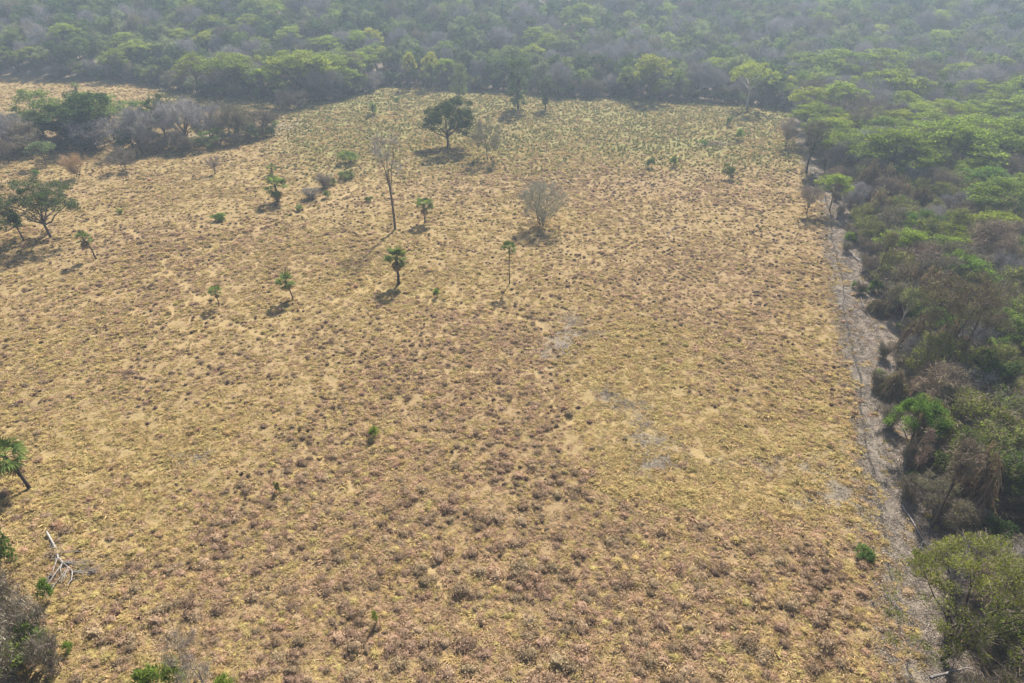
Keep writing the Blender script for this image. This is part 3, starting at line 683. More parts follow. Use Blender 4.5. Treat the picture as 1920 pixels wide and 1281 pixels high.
hero(18, 862, 187, 118, 40, (M['bark'], M['mid'], M['twig']), 'narrow_tree', 'narrow grey-green tree rising behind the large dark round-crowned tree', group=LONE, zf=.15, shape='column', ncl=70, per=45, leaf=.34, cr=1.0, tr=.22, limbs=8, twigs=20, forkz=6)
hero(19, 1023, 205, 140, 36, (M['barkdark'], M['dark'], M['twig']), 'vase_tree', 'small dark vase-shaped tree right of the tall columnar tree', group=LONE, zf=.15, shape='vase', ncl=55, per=60, leaf=.32, cr=.85, tr=.18, limbs=7, twigs=12, forkz=1.6)
put_px(K['pale'][0], 1049, 186, 161, 20, rz(), name='pale_small_tree', label='small pale green tree at the far forest foot, right of the vase-shaped tree', group=LONE)
hero(20, 1512, 325, 222, 62, (M['barkdark'], M['dark'], M['twig']), 'vase_tree', 'dark vase-shaped tree on the right edge of the far pasture', group=LONE, zf=.35, shape='vase', ncl=75, per=50, leaf=.28, cr=.85, tr=.24, limbs=9, twigs=22, forkz=4)
hero(21, 1473, 276, 222, 52, (M['bark'], M['olive'], M['twig']), 'bare_tree', 'small grey bare tree just left of the dark vase-shaped tree', group=LONE, zf=.3, shape='vase', ncl=45, per=6, leaf=.2, cr=.7, tr=.14, limbs=8, twigs=36, twl=1.2, forkz=1.8)
hero(22, 1512, 402, 345, 56, (M['bark'], None, M['twig']), 'bare_tree', 'leafless forked tree at the head of the cleared strip', group=LONE, zf=.3, shape='vase', ncl=45, per=0, cr=.6, tr=.13, limbs=8, twigs=30, twl=1.0, forkz=1.2)
hero(23, 145, 334, 288, 58, (M['barkdark'], None, M['twigor']), 'bare_tree', 'small leafless tree with orange-tinted twigs near the left hedgerow', group=LONE, zf=.2, shape='vase', ncl=55, per=0, cr=.7, tr=.11, stems=2, limbs=9, twigs=34, twl=1.1, forkz=1.0)
hero(24, 237, 319, 276, 58, (M['barkdark'], None, M['twig']), 'bare_tree', 'small leafless grey tree in front of the left hedgerow', group=LONE, zf=.25, shape='dome', ncl=55, per=0, cr=.7, tr=.12, stems=2, limbs=8, twigs=34, twl=1.1, forkz=1.2)
hero(25, 404, 327, 290, 36, (M['barkdark'], None, M['twig']), 'bare_tree', 'tiny leafless tree alone right of the left hedgerow', group=LONE, zf=.3, shape='vase', ncl=26, per=0, cr=.5, tr=.13, limbs=6, twigs=22, twl=.9, forkz=1.5)
hero(26, 88, 313, 264, 52, (M['bark'], M['pale'], M['twig']), 'umbrella_tree', 'pale green umbrella-crowned small tree below the left hedgerow', group=LONE, zf=.5, shape='umb', ncl=36, per=60, leaf=.28, cr=.9, crz=.4, tr=.13, limbs=6, twigs=8)
hero(27, 17, 306, 262, 46, (M['bark'], M['olive'], M['twig']), 'thin_tree', 'thin grey sparse tree at the left edge below the hedgerow', group=LONE, zf=.4, shape='umb', ncl=34, per=14, leaf=.25, cr=.8, tr=.12, limbs=6, twigs=26)
hero(28, 545, 203, 166, 66, (M['bark'], M['olive'], M['twig']), 'rounded_shrub_tree', 'pale grey dome-shaped shrub tree at the far forest corner', group=LONE, zf=.05, shape='dome', ncl=80, per=10, leaf=.3, cr=1.0, tr=.15, stems=4, limbs=10, twigs=40, twl=1.4, forkz=1)
put_px(K['shrub'][0], 610, 352, 325, 40, rz(), name='bare_shrub', label='grey leafless shrub among bright green sprigs left of the tall slender tree', cat='shrub')
put_px(K['shrub'][1], 585, 372, 352, 44, rz(), name='bare_shrub', label='low grey leafless shrub right of the dark broken palm', cat='shrub')
for (u, v, vt, w, lb) in [(655, 306, 281, 44, 'green topped small shrub with grey stems left of the tall slender tree'), (650, 337, 320, 36, 'bright green leafy sprig below the green topped small shrub'),
        (620, 348, 333, 26, 'leafy green sprig among grey stems left of the tall slender tree'), (613, 372, 356, 16, 'dark green sprig under the grey leafless shrub'),
        (412, 413, 399, 36, 'bright green low patch of leaves in the left pasture'), (560, 395, 384, 18, 'small green sprig below the dark broken palm'),
        (225, 401, 391, 16, 'small bright green sprig right of the broad left-edge tree'), (68, 330, 318, 18, 'green sprig below the pale umbrella-crowned small tree'),
        (693, 378, 366, 20, 'pale green sprig just left of the tall slender trunk'), (700, 216, 194, 16, 'small upright dark shrub in the far left pasture'),
        (745, 191, 180, 12, 'round dark small shrub near the far forest edge'), (1363, 336, 305, 32, 'leafy green shrub alone on the right side of the far pasture'),
        (1386, 264, 239, 20, 'small grey-green sapling in the right far pasture'), (1366, 237, 215, 12, 'upright dark sapling in the right far pasture'),
        (819, 558, 538, 16, 'small olive shrub right of the short full palm'), (703, 822, 797, 26, 'olive round shrub alone in the near pasture'),
        (706, 1172, 1140, 12, 'thin green sprig in the foreground grass'), (521, 925, 901, 12, 'tiny green seedling in the near left pasture'),
        (1218, 315, 292, 22, 'green sapling cluster at the boundary of the green far weeds'), (1262, 313, 291, 18, 'tall green sapling right of the green sapling cluster'),
        (92, 1125, 1085, 34, 'green shrub behind the white fallen branch'), (130, 1223, 1205, 26, 'small dark green shrub at the lower left'), (1618, 1044, 1030, 44, 'low dark green weeds beside the cleared strip'),
        (285, 155, 148, 16, 'pale small tree before the far left forest edge'), (183, 152, 144, 14, 'grey small tree before the far left forest edge')]:
    put_px(K['gshrub'][int(exec_rng.integers(2))], u, v, vt, w, rz(), name='green_shrub', label=lb, cat='shrub')
# brush pile
put_px(K['gshrub'][0], 1318, 273, 262, 22, rz(), name='green_shrub', label='dark low shrub at the left end of the grey brush pile', cat='shrub')
bx_, by_ = G(1342, 272)
bg = Geo(); brg = np.random.default_rng(5)
A = np.stack([brg.normal(size=260)*1.9, brg.normal(size=260)*.6, brg.uniform(0, .5, 260)], 1); B = A + np.stack([brg.normal(size=260)*.9, brg.normal(size=260)*.6, brg.uniform(-.1, .8, 260)], 1)
slivers(bg, brg, A, B, .09)
bo = bpy.data.objects.new('brush_pile', bg.mesh('brush_pile', [M['twig']])); COL.objects.link(bo); bo.location = (bx_, by_, gz(bx_, by_)); tag(bo, 'low heap of grey cut branches in the right far pasture', 'brush pile')

# ------------------------------------------------------------------ palms
def frond_mesh(seed, mat):
    rg = np.random.default_rng(seed); g = Geo()
    L1 = .75; n = 13
    tube(g, np.array([[0, 0, 0], [L1*.5, 0, .06], [L1, 0, 0]]), [.028, .02, .014], 3)
    c = np.array([L1, 0, 0]); an = np.linspace(-1.75, 1.75, n) + rg.normal(size=n)*.05
    for a in an:
        l = .78*(.75+.25*math.cos(a))*rg.uniform(.9, 1.1); d = np.array([math.cos(a), math.sin(a), 0]); s = np.array([-d[1], d[0], 0])*.055
        m = c+d*l*.55+np.array([0, 0, .05]); e = c+d*l+np.array([0, 0, -.22*l])
        g.add(np.array([c, m-s, e, m+s]), [[0, 1, 2, 3]], rg.uniform(0, 1))
    return g.mesh('frond', [mat])
FR = [frond_mesh(700+k, M['palm']) for k in range(3)]; FD = [frond_mesh(710+k, M['palmdry']) for k in range(2)]
def palm(u, v, vtop, wpx, label, seed, dead=4, n=15, lean=(0, 0), tr=.13, name='fan_palm', fullness=0):
    rg = np.random.default_rng(seed); x, y = G(u, v); h = topz(y, vtop) - gz(x, y); w = wpx/ppm(x, y)/2
    fs = max(w/1.15, .35); th = max(h - fs*(.55 if fullness else .8), .3*h)
    e = empty(name, (x, y, gz(x, y))); tag(e, label, 'palm', 'fan palms scattered over the pasture')
    tip = np.array([lean[0]*th, lean[1]*th, th]); P = bez(np.array([0, 0, -.2]), np.array([tip[0]*.25, tip[1]*.25, th*.55]), tip, 7)
    P[:, :2] += rg.normal(size=(7, 2))*.02; g = Geo(); tube(g, P, np.array([1.5, 1.15, 1, 1, .95, 1.05, 1.25])*tr, 7)
    child('trunk', g.mesh('palm_trunk', [M['barkdark']], True), e)
    n = int(n*1.5)
    for k in range(n + dead):
        el = R(rg.uniform(-25, 75)) if k < n else R(rg.uniform(-88, -60))
        if k < n and fullness: el = R(rg.uniform(-60, 78))
        o = child('frond' if k < n else 'dead_frond', FR[k % 3] if k < n else FD[k % 2], e)
        o.location = tip + np.array([0, 0, -.02*k*fs/4]); o.rotation_euler = (rg.normal()*.3, -el, k*2.39996+rg.uniform(-.3, .3)); o.scale = (fs*rg.uniform(.85, 1.1),)*3
    TAKEN.append((x, y, w)); return e
palm(797, 418, 374, 32, 'short fan palm with a split crown right of the tall slender tree', 1, dead=6)
palm(748, 533, 474, 40, 'stout full fan palm in the pasture centre, left of the slender palm', 2, dead=7, n=20, tr=.2, fullness=1)
palm(955, 532, 458, 26, 'slender tall fan palm with a thin trunk below the rounded shrub tree', 3, dead=1, n=14, tr=.075)
palm(550, 562, 517, 34, 'fan palm with a thin curved trunk left of the stout full palm', 4, dead=3, lean=(-.22, 0), tr=.09)
palm(411, 574, 539, 24, 'small bright fan palm, leftmost of the row across mid pasture', 5, dead=2, n=12, tr=.07)
palm(181, 486, 438, 28, 'fan palm wearing a dark round skirt of dead fronds below the broad left tree', 6, dead=20, n=11, lean=(-.28, 0), tr=.11)
palm(57, 917, 842, 66, 'large leaning fan palm at the left edge with a long straight shadow', 7, dead=4, n=16, lean=(-.34, .1), tr=.16)
palm(521, 378, 338, 42, 'dark broken fan palm with drooping fronds in the left pasture', 8, dead=6, n=14, tr=.16, fullness=1)
palm(511, 328, 309, 18, 'small fan palm above the dark broken palm', 9, dead=2, n=10)
palm(148, 186, 157, 15, 'lone fan palm showing above the left hedgerow', 10, dead=3, n=12, tr=.2)
palm(700, 217, 192, 14, 'tiny far fan palm in the upper left pasture', 11, dead=3, n=10, tr=.14)

# ------------------------------------------------------------------ fallen dead wood
def deadwood(pix, label, mat='dead', r=.09, twig=6, seed=0, z=.22):
    rg = np.random.default_rng(seed); P0 = np.array([[*G(u, v), 0] for u, v in pix]); b = P0[0].copy(); g = Geo()
    P = P0-b; t = np.linspace(0, len(P)-1, 9); Q = np.stack([np.interp(t, np.arange(len(P)), P[:, k]) for k in range(3)], 1)
    Q[:, 2] = z + rg.normal(size=9)*.05; Q[:, :2] += rg.normal(size=(9, 2))*.05; Q[:, 2] += height(Q[:, 0]+b[0], Q[:, 1]+b[1])-gz(b[0], b[1])
    tube(g, Q, np.linspace(r, r*.4, 9), 6); br = Geo(); ax = Q[-1]-Q[0]; L = np.linalg.norm(ax); ax /= L
    for k in range(twig):
        i0 = int(rg.integers(3, 8)); a = Q[i0]; sd = np.array([-ax[1], ax[0], 0])*rg.choice([-1, 1]); d = ax*.8+sd*rg.uniform(.3, .9)+np.array([0, 0, rg.uniform(-.02, .25)]); l = L*rg.uniform(.18, .45)
        W = np.stack([a, a+d*l*.5+rg.normal(size=3)*.04*L*.3, a+d*l]); W[:, 2] = np.maximum(W[:, 2], .05+height(W[:, 0]+b[0], W[:, 1]+b[1])-gz(b[0], b[1])); tube(br, W, [r*.5, r*.36, r*.15], 4)
        for q in range(2): c = W[1]*(1-q*.4)+W[2]*q*.4; tube(br, np.stack([c, c+(d+rg.normal(size=3)*.5)*l*.35]), [r*.25, r*.1], 3)
    if br.n and twig > 4: A = Q[rg.integers(2, 9, 60)] + rg.normal(size=(60, 3))*np.array([.5, .5, .12]); slivers(br, rg, A, A+rg.normal(size=(60, 3))*np.array([.6, .6, .15]), .03)
    e = empty('fallen_branch', (b[0], b[1], gz(b[0], b[1]))); tag(e, label, 'dead branch', 'fallen dead wood')
    child('stem', g.mesh('fallen_stem', [M[mat]], True), e)
    if br.n: child('side_branches', br.mesh('fallen_side_branches', [M[mat]]), e)
deadwood([(90, 1003), (106, 1030), (112, 1050), (130, 1070), (148, 1080)], 'white forked fallen branch lying near the lower left thicket', r=.10, twig=16, seed=1, z=.3)
deadwood([(1592, 472), (1604, 486), (1622, 500)], 'white fallen branch on the far part of the cleared strip', r=.10, twig=3, seed=2)
deadwood([(1726, 1020), (1731, 1045), (1738, 1072)], 'pair of straight white fallen poles above the lower right tree', r=.07, twig=3, seed=3)
deadwood([(1740, 1279), (1775, 1266), (1820, 1262)], 'curved grey fallen limb at the bottom right', 'deadgrey', r=.14, twig=2, seed=4, z=.5)
deadwood([(1726, 892), (1736, 902), (1742, 908)], 'short bleached broken limb under the right-hand scrub', r=.12, twig=5, seed=5)
deadwood([(1250, 446), (1256, 434), (1266, 428)], 'dark bent dead branch alone in the pasture', 'deadgrey', r=.07, twig=3, seed=6)
deadwood([(0, 1168), (25, 1190), (28, 1200)], 'grey dead branch in the lower left thicket', 'deadgrey', r=.08, twig=3, seed=7, z=.8)
for q, (pp, lb) in enumerate([([(1690, 612), (1712, 640)], 'pale broken stem below the haystack-like stump'), ([(1648, 545), (1676, 586)], 'grey fallen stem pointing at the haystack-like stump'), ([(1655, 712), (1692, 690)], 'grey fallen stem behind the bright fresh green tree'),
        ([(1628, 462), (1656, 498)], 'grey fallen stem right of the white far branch'), ([(1702, 885), (1728, 850)], 'pale leaning broken stem below the bright fresh green tree'), ([(1612, 560), (1630, 600)], 'thin grey stick on the middle of the cleared strip'), ([(1588, 430), (1600, 455)], 'thin grey stick at the far end of the cleared strip'), ([(1662, 1120), (1690, 1150)], 'thin grey stick left of the wide olive-green tree')]):
    deadwood(pp, lb, 'deadgrey' if q % 2 else 'dead', r=.07, twig=4, seed=20+q)
deadwood([(1690, 950), (1712, 985), (1738, 1030)], 'dark mossy fallen log along the cleared strip', 'deadgrey', r=.12, twig=4, seed=8)

# ------------------------------------------------------------------ right-hand scrub forest: trees placed by hand
RF = 'trees and climbers of the right-hand scrub forest'
def rp(key, u, v, vt, w, name, label, cat='tree', k=None, group=None):
    kd = K[key][k] if k is not None else pick(key)
    return put_px(kd, u, v, vt, w, rz(), name=name, label=label, cat=cat, group=group or RF)
hero(40, 1772, 1245, 1045, 300, (M['barkdark'], M['ogrn'], M['twig']), 'olive_tree', 'wide olive-green sparse-leaved tree at the bottom right corner', group=RF, zf=.35, shape='umb', ncl=170, per=110, leaf=.14, cr=.7, crz=.6, tr=.2, stems=2, limbs=16, twigs=14, twl=.9, sub=140, forkz=1.6, tww=.03)
hero(41, 1700, 850, 738, 108, (M['bark'], M['bright'], M['twig']), 'bright_tree', 'bright fresh green leafy tree beside the cleared strip', group=RF, zf=.35, shape='umb', ncl=60, per=130, leaf=.19, cr=.62, crz=.75, tr=.12, limbs=8, up=.7, forkz=1.5, lob=.22)
rp('vtow', 1690, 578, 492, 62, 'vine_mound', 'brown vine-smothered stump like a tall leaning haystack', 'climber', 0)
rp('vtow', 1722, 580, 490, 44, 'vine_mound', 'narrow brown vine curtain right of the haystack-like stump', 'climber', 1)
rp('vine', 1645, 588, 560, 40, 'vine_mound', 'low green-brown vine mound left of the haystack-like stump', 'climber', 1)
hero(42, 1636, 532, 432, 30, (M['bark'], M['ogrn'], M['twigbr']), 'thin_trunk_tree', 'single thin trunk with a small olive top beside the far fallen branch', group=RF, zf=.72, shape='column', ncl=26, per=26, leaf=.2, cr=.5, tr=.13, limbs=4, lean=(.9, 0), twigs=12)
hero(43, 1765, 705, 520, 160, (M['bark'], M['olive'], M['twigbr']), 'olive_tree', 'tall grey-olive tree draped with brown vines right of the haystack-like stump', group=RF, zf=.45, shape='dome', ncl=105, per=52, leaf=.18, cr=.8, tr=.18, limbs=10, twigs=30, twl=1.1, stems=2, forkz=2.6)
rp('vtow', 1755, 700, 590, 66, 'vine_mound', 'straw-brown hanging vine column under the tall grey-olive tree', 'climber', 0)
rp('vine', 1670, 745, 690, 56, 'vine_mound', 'brown grassy vine tangle behind the bright fresh green tree', 'climber', 0)
rp('vtow', 1805, 985, 830, 80, 'vine_mound', 'large dark brown vine-hung tower above the lower right tree', 'climber', 1)
hero(44, 1745, 992, 830, 70, (M['bark'], M['olive'], M['twigbr']), 'thin_trunk_tree', 'brown leaning trunk tree in front of the dark vine-hung tower', group=RF, zf=.6, shape='vase', ncl=40, per=18, leaf=.16, cr=.6, tr=.13, limbs=5, twigs=26, lean=(.3, 0))
rp('dark', 1840, 1050, 975, 70, 'dark_shrub', 'dark glossy green shrub in shade beside the vine-hung tower', 'shrub', 0)
hero(45, 1697, 930, 800, 26, (M['bark'], None, M['twigbr']), 'bare_sapling', 'thin leafless sapling below the bright fresh green tree', group=RF, zf=.5, shape='column', ncl=26, per=0, cr=.35, tr=.05, limbs=4, twigs=18, twl=.7)
hero(46, 1775, 560, 470, 92, (M['bark'], M['bright'], M['twig']), 'bright_tree', 'bright green small crown right of the haystack-like stump', group=RF, zf=.55, shape='umb', ncl=32, per=110, leaf=.2, cr=.65, crz=.6, tr=.12, limbs=6)
rp('bumb', 1860, 432, 338, 150, 'bright_tree', 'brightest lime green flat-crowned tree at the right edge', k=0)
rp('bumb', 1715, 470, 395, 84, 'bright_tree', 'light green small crown above the haystack-like stump', k=1)
rp('umb', 1555, 395, 325, 70, 'pale_crown_tree', 'small pale green flat crown at the head of the cleared strip', k=0)
rp('umb', 1660, 345, 240, 190, 'umbrella_tree', 'wide feathery lime umbrella crown on the forest edge right of the vase-shaped tree', k=0)
rp('umb', 1760, 335, 225, 200, 'umbrella_tree', 'second wide lime umbrella crown from the vase-shaped tree', k=1)
rp('umb', 1860, 330, 222, 200, 'umbrella_tree', 'third wide lime umbrella crown from the vase-shaped tree', k=2)
rp('umb', 1700, 262, 195, 150, 'umbrella_tree', 'lime umbrella crown behind the feathery front row on the right', k=3)
rp('umb', 1900, 262, 180, 160, 'umbrella_tree', 'lime umbrella crown at the right edge behind the front row', k=0)
rp('umb', 1660, 215, 128, 130, 'umbrella_tree', 'upper lime umbrella crown above the big grey bare tree', k=2)
rp('umb', 1560, 172, 92, 150, 'umbrella_tree', 'broad green umbrella crown in the far right forest', k=3)
rp('umb', 1640, 172, 90, 120, 'umbrella_tree', 'green umbrella crown right of the broad one in the far right forest', k=1)
hero(47, 1590, 262, 180, 140, (M['bark'], M['olive'], M['twig']), 'grey_tree', 'big grey nearly bare tree with a brown trunk behind the vase-shaped tree', group=RF, zf=.35, shape='dome', ncl=100, per=10, leaf=.26, cr=1.0, tr=.3, limbs=11, twigs=40, twl=1.5, sub=90)
hero(48, 1400, 203, 113, 96, (M['barkpale'], M['lime'], M['twig']), 'pale_trunk_tree', 'tall green tree with a pale trunk on the far forest edge', group=RF, zf=.5, shape='umb', ncl=80, per=80, leaf=.36, cr=1.2, crz=.55, tr=.34, limbs=9)
rp('yel', 1217, 187, 101, 82, 'yellow_crown_tree', 'vivid yellow-green crowned tree on the far forest edge', k=0)
rp('yel', 810, 165, 95, 34, 'yellow_crown_tree', 'small round yellow-green crown in the far forest, left of centre', k=1)
rp('yel', 770, 165, 96, 28, 'yellow_crown_tree', 'small yellowish crown, leftmost of the pair in the far forest', k=0)
rp('umb', 375, 182, 100, 70, 'yellow_crown_tree', 'yellow-green flat crown at the corner of the left far forest', k=1)
rp('umb', 440, 183, 98, 110, 'umbrella_tree', 'wide green crown right of the yellow-green one in the left far forest', k=2)
rp('umb', 560, 186, 92, 140, 'umbrella_tree', 'broad pale green crown over the grey scrub of the left far forest', k=3)

# ------------------------------------------------------------------ lower left thicket
LT = 'shrubs of the lower left thicket'
for (key, u, v, vt, w, nm, lb, k) in [('shrub', 20, 1190, 1090, 100, 'bare_shrub', 'grey twiggy shrub in the lower left thicket, farthest from the corner', 0), ('shrub', 70, 1215, 1130, 90, 'bare_shrub', 'grey twiggy shrub in the lower left thicket, facing the pasture', 1),
        ('gshrub', 40, 1262, 1190, 80, 'green_shrub', 'dark green shrub in the lower left thicket', 0), ('shrub', 10, 1290, 1200, 120, 'bare_shrub', 'grey twiggy shrub at the very bottom left corner', 0),
        ('gshrub', 10, 1070, 985, 60, 'green_shrub', 'light green feathery shrub at the left edge below the leaning palm', 1), ('gshrub', 80, 1240, 1170, 60, 'green_shrub', 'olive green shrub on the right side of the lower left thicket', 1),
        ('shrub', 105, 1262, 1190, 70, 'bare_shrub', 'dry grey shrub nearest the pasture in the lower left thicket', 1), ('gshrub', 290, 1300, 1248, 76, 'green_shrub', 'bright green shrub cut by the bottom edge left of the thin saplings', 0),
        ('gshrub', 342, 1296, 1228, 46, 'green_shrub', 'dark green shrub at the foot of the thin grey saplings', 1), ('gshrub', 425, 1300, 1265, 40, 'green_shrub', 'small green shrub right of the thin grey saplings at the bottom', 0),
        ('gshrub', -10, 1275, 1200, 70, 'green_shrub', 'pale green shrub cut by the bottom left corner', 0)]:
    put_px(K[key][k], u, v, vt, w, rz(), name=nm, label=lb, cat='shrub', group=LT)
hero(60, 366, 1310, 1180, 60, (M['deadgrey'], None, M['twig']), 'bare_sapling', 'thin leafless grey sapling at the bottom edge, left stem', group=LT, zf=.25, shape='column', ncl=36, per=0, cr=.4, tr=.045, limbs=5, twigs=18, twl=.7, tww=.025)
hero(61, 395, 1312, 1185, 52, (M['deadgrey'], None, M['twig']), 'bare_sapling', 'thin leafless grey sapling at the bottom edge, right stem', group=LT, zf=.25, shape='column', ncl=34, per=0, cr=.4, tr=.045, limbs=5, twigs=18, twl=.7, tww=.025)

# ------------------------------------------------------------------ left hedgerow thicket
HG = 'trees of the left hedgerow'
def hp(key, u, v, vt, w, lb, k=None, nm='hedgerow_tree'):
    put_px(pick(key) if k is None else K[key][k], u, v, vt, w*(1.3 if key in ('dark', 'mid', 'semi') else 1.1), rz(), name=nm, label=lb, group=HG)
for a in [('dark', 175, 272, 172, 100, 'largest dark green crown in the middle of the left hedgerow', 0), ('mid', 85, 262, 168, 84, 'mid green tree at the left end of the hedgerow', 0), ('dark', 130, 268, 190, 80, 'dark green tree left of the largest hedgerow crown', 1),
          ('mid', 215, 262, 178, 90, 'light green crown right of the largest hedgerow crown', 1), ('dark', 312, 262, 174, 46, 'tall narrow dark green tree near the middle of the hedgerow', 2), ('bumb', 175, 250, 172, 100, 'bright topped crown behind the largest hedgerow crown', 1),
          ('bare', 25, 282, 210, 70, 'grey leafless tree at the far left end of the hedgerow', 0), ('bare', 5, 290, 225, 60, 'brown leafless tree cut by the left picture edge in the hedgerow', 1), ('bare', 180, 282, 222, 80, 'grey leafless tree in front of the largest hedgerow crown', 2),
          ('bare', 265, 284, 205, 80, 'tall grey leafless tree right of the largest hedgerow crown', 0), ('bare', 350, 268, 185, 86, 'wide grey leafless tree right of the narrow dark tree', 1), ('bare', 395, 262, 195, 60, 'leafless forked tree right of the wide grey one in the hedgerow', 2),
          ('semi', 445, 262, 190, 60, 'grey-green half-bare tree near the right end of the hedgerow', 0), ('semi', 495, 252, 205, 50, 'last small half-bare tree at the right end of the hedgerow', 1), ('dark', 430, 250, 218, 24, 'small dark green bush near the right end of the hedgerow', 0),
          ('dark', 250, 280, 225, 44, 'small dark green tree at the foot of the tall grey leafless one', 1), ('semi', 290, 284, 250, 44, 'low grey-green bush in front of the narrow dark tree', 2), ('semi', 345, 285, 250, 40, 'grey bush below the wide grey leafless tree', 3),
          ('mid', 390, 280, 245, 34, 'low green bush under the leafless forked tree', 2), ('mid', 415, 272, 240, 36, 'low green bush left of the small dark green bush', 0), ('mid', 470, 262, 232, 40, 'green bush near the right end of the hedgerow', 1), ('gshrub', 505, 255, 235, 26, 'low green bush at the right tip of the hedgerow', 0),
          ('dark', 160, 283, 235, 50, 'dark shaded tree at the front foot of the largest hedgerow crown', 2), ('semi', 60, 285, 225, 60, 'brownish half-bare tree below the left-end green tree', 0), ('mid', 255, 240, 186, 60, 'bright green crown on the back side of the hedgerow', 2)]:
    hp(*a)
for q, (u, v) in enumerate([(20, 268), (48, 284), (80, 275), (112, 282), (140, 262), (198, 276), (232, 282), (243, 262), (275, 268), (322, 276), (366, 280), (378, 262), (408, 258), (440, 272), (458, 250), (482, 262), (512, 246), (330, 245), (285, 248), (110, 255)]):
    key = ('mid', 'semi', 'dark', 'semi', 'mid', 'pale')[q % 6]; kd = K[key][q % len(K[key])]; x, y = G(u, v); sc = (3.2+1.8*((q*37 % 10)/10))/kd.h
    lb = ['bushy green', 'twiggy grey-green', 'dense dark green', 'low half-bare', 'leafy mid green', 'soft pale green'][q % 6] + ' undergrowth bush in the hedgerow ' + near_phrase(u, v-12, [(175, 215, 'the largest dark crown'), (312, 215, 'the narrow dark tree'), (25, 240, 'the left-end leafless tree'), (265, 240, 'the tall grey leafless tree'), (350, 225, 'the wide leafless tree'), (430, 235, 'the small dark green bush'), (495, 228, 'the last half-bare tree'), (85, 215, 'the left-end green tree')])
    kd.put(x, y, (sc*1.4, sc*1.4, sc), rz(), name='hedgerow_bush', label=lb, cat='bush', group=lb, sink=.4*sc)
for (u, v, lb) in [(268, 291, 'blackened short stump right of two in front of the hedgerow'), (257, 292, 'blackened short stump left of two in front of the hedgerow')]:
    x, y = G(u, v); g = Geo(); tube(g, np.array([[0, 0, -.1], [.03, 0, .5], [.12, .05, 1.0], [.3, .1, 1.35]]), [.22, .16, .13, .06], 7); tube(g, np.array([[.05, 0, .6], [-.2, .1, 1.0], [-.3, .1, 1.3]]), [.1, .07, .04], 5)
    o = bpy.data.objects.new('tree_stump', g.mesh('tree_stump', [M['barkdark']], True)); COL.objects.link(o); o.location = (x, y, gz(x, y)); tag(o, lb, 'stump')

# ------------------------------------------------------------------ right-hand forest: fill
DESC = {'slim': 'slim pale-trunked loose topped tree', 'oliv': 'olive-green loose leafy tree', 'dark': 'dark green dense crowned tree', 'mid': 'mid green leafy tree', 'umb': 'lime green flat umbrella-crowned tree', 'bumb': 'bright green layered crown tree', 'yel': 'yellow-green crowned tree',
        'bare': 'grey leafless twiggy tree', 'semi': 'grey-olive half-bare tree', 'brown': 'brown twiggy vine-laced tree', 'pale': 'pale green soft crowned tree', 'vine': 'brown mound of dry climbers', 'vtow': 'brown tower of hanging dry vines'}
NAME = {'slim': 'slim_tree', 'oliv': 'olive_tree', 'dark': 'dark_green_tree', 'mid': 'green_tree', 'umb': 'umbrella_tree', 'bumb': 'bright_tree', 'yel': 'yellow_crown_tree', 'bare': 'bare_tree', 'semi': 'half_bare_tree', 'brown': 'brown_twiggy_tree', 'pale': 'pale_green_tree', 'vine': 'vine_mound', 'vtow': 'vine_mound'}
def choose(rg, w):
    ks = list(w); p = np.array([w[k] for k in ks], float); return ks[rg.choice(len(ks), p=p/p.sum())]
rg = np.random.default_rng(1234)
pts = []
for _ in range(9000):
    y = rg.uniform(24, 235); e = float(edge_x(y)); hw = (y*ct+CAM_H*st)*.75
    x0 = e + (6.0 if y < 62 else 8.0 if y < 112 else 5.0 if y < 132 else 3.5); x1 = max(hw+9, x0+8)
    x = rg.uniform(x0, x1); md = 3.1 if y < 110 else 3.9 if y < 170 else 4.8
    if any((x-a)**2+(y-b)**2 < md*md for a, b in pts): continue
    if any((x-a)**2+(y-b)**2 < (1.5+.28*r_)**2 for a, b, r_ in TAKEN): continue
    pts.append((x, y))
for (x, y) in pts:
    u, v, d = [float(q) for q in proj(x, y, 0)]
    s_ = x-float(edge_x(y))
    if y < 100: w = dict(semi=2.6, oliv=3.2, brown=1.6, vine=.9, vtow=.5, mid=1.0, bumb=.8 if y > 75 else 0, bare=1.3, dark=.8); H = rg.uniform(4.0, 7.0)
    elif y < 150: w = dict(brown=1.3, vine=.9, vtow=1.1, semi=2.2, oliv=2.4, bare=1.2, bumb=1.3, umb=2.0, mid=1.0); H = rg.uniform(4.5, 7.5)
    elif y < 195: w = dict(umb=4.2, bumb=1.0, semi=1.0, bare=1.0, brown=.6, mid=.8); H = rg.uniform(5.5, 8.5)
    else: w = dict(umb=2.2, semi=2, bare=2.4, mid=1.4, dark=1.2, pale=.6); H = rg.uniform(6, 10)
    w.pop('olive', None)
    if s_ < 8 and y < 150: H *= .8
    else: H *= 1.22
    if y < 150: w['slim'] = 1.6
    if 60 < y < 150 and s_ < 12: w['vtow'] = 2.2
    k = choose(rg, w); kd = K[k][rg.integers(len(K[k]))]; sc = H/kd.h
    zone = 'near the bottom right' if y < 62 else 'beside the lower cleared strip' if y < 100 else 'beside the upper cleared strip' if y < 150 else 'among the lime umbrella crowns' if y < 195 else 'in the upper right corner of the pasture'
    pos = 'on the forest margin' if s_ < 8 else 'inside the right-hand forest'
    kd.put(x, y, (sc*rg.uniform(.9, 1.25),)*2+(sc,), rg.uniform(0, 6.28), name=NAME[k], label='%s %s' % (DESC[k], near_phrase(u, v-H*.6*FPX/d, LMK_T)), cat='climber' if k in ('vine', 'vtow') else 'tree', group='%s %s' % (DESC[k], near_phrase(u, v-H*.6*FPX/d, LMK_T)))
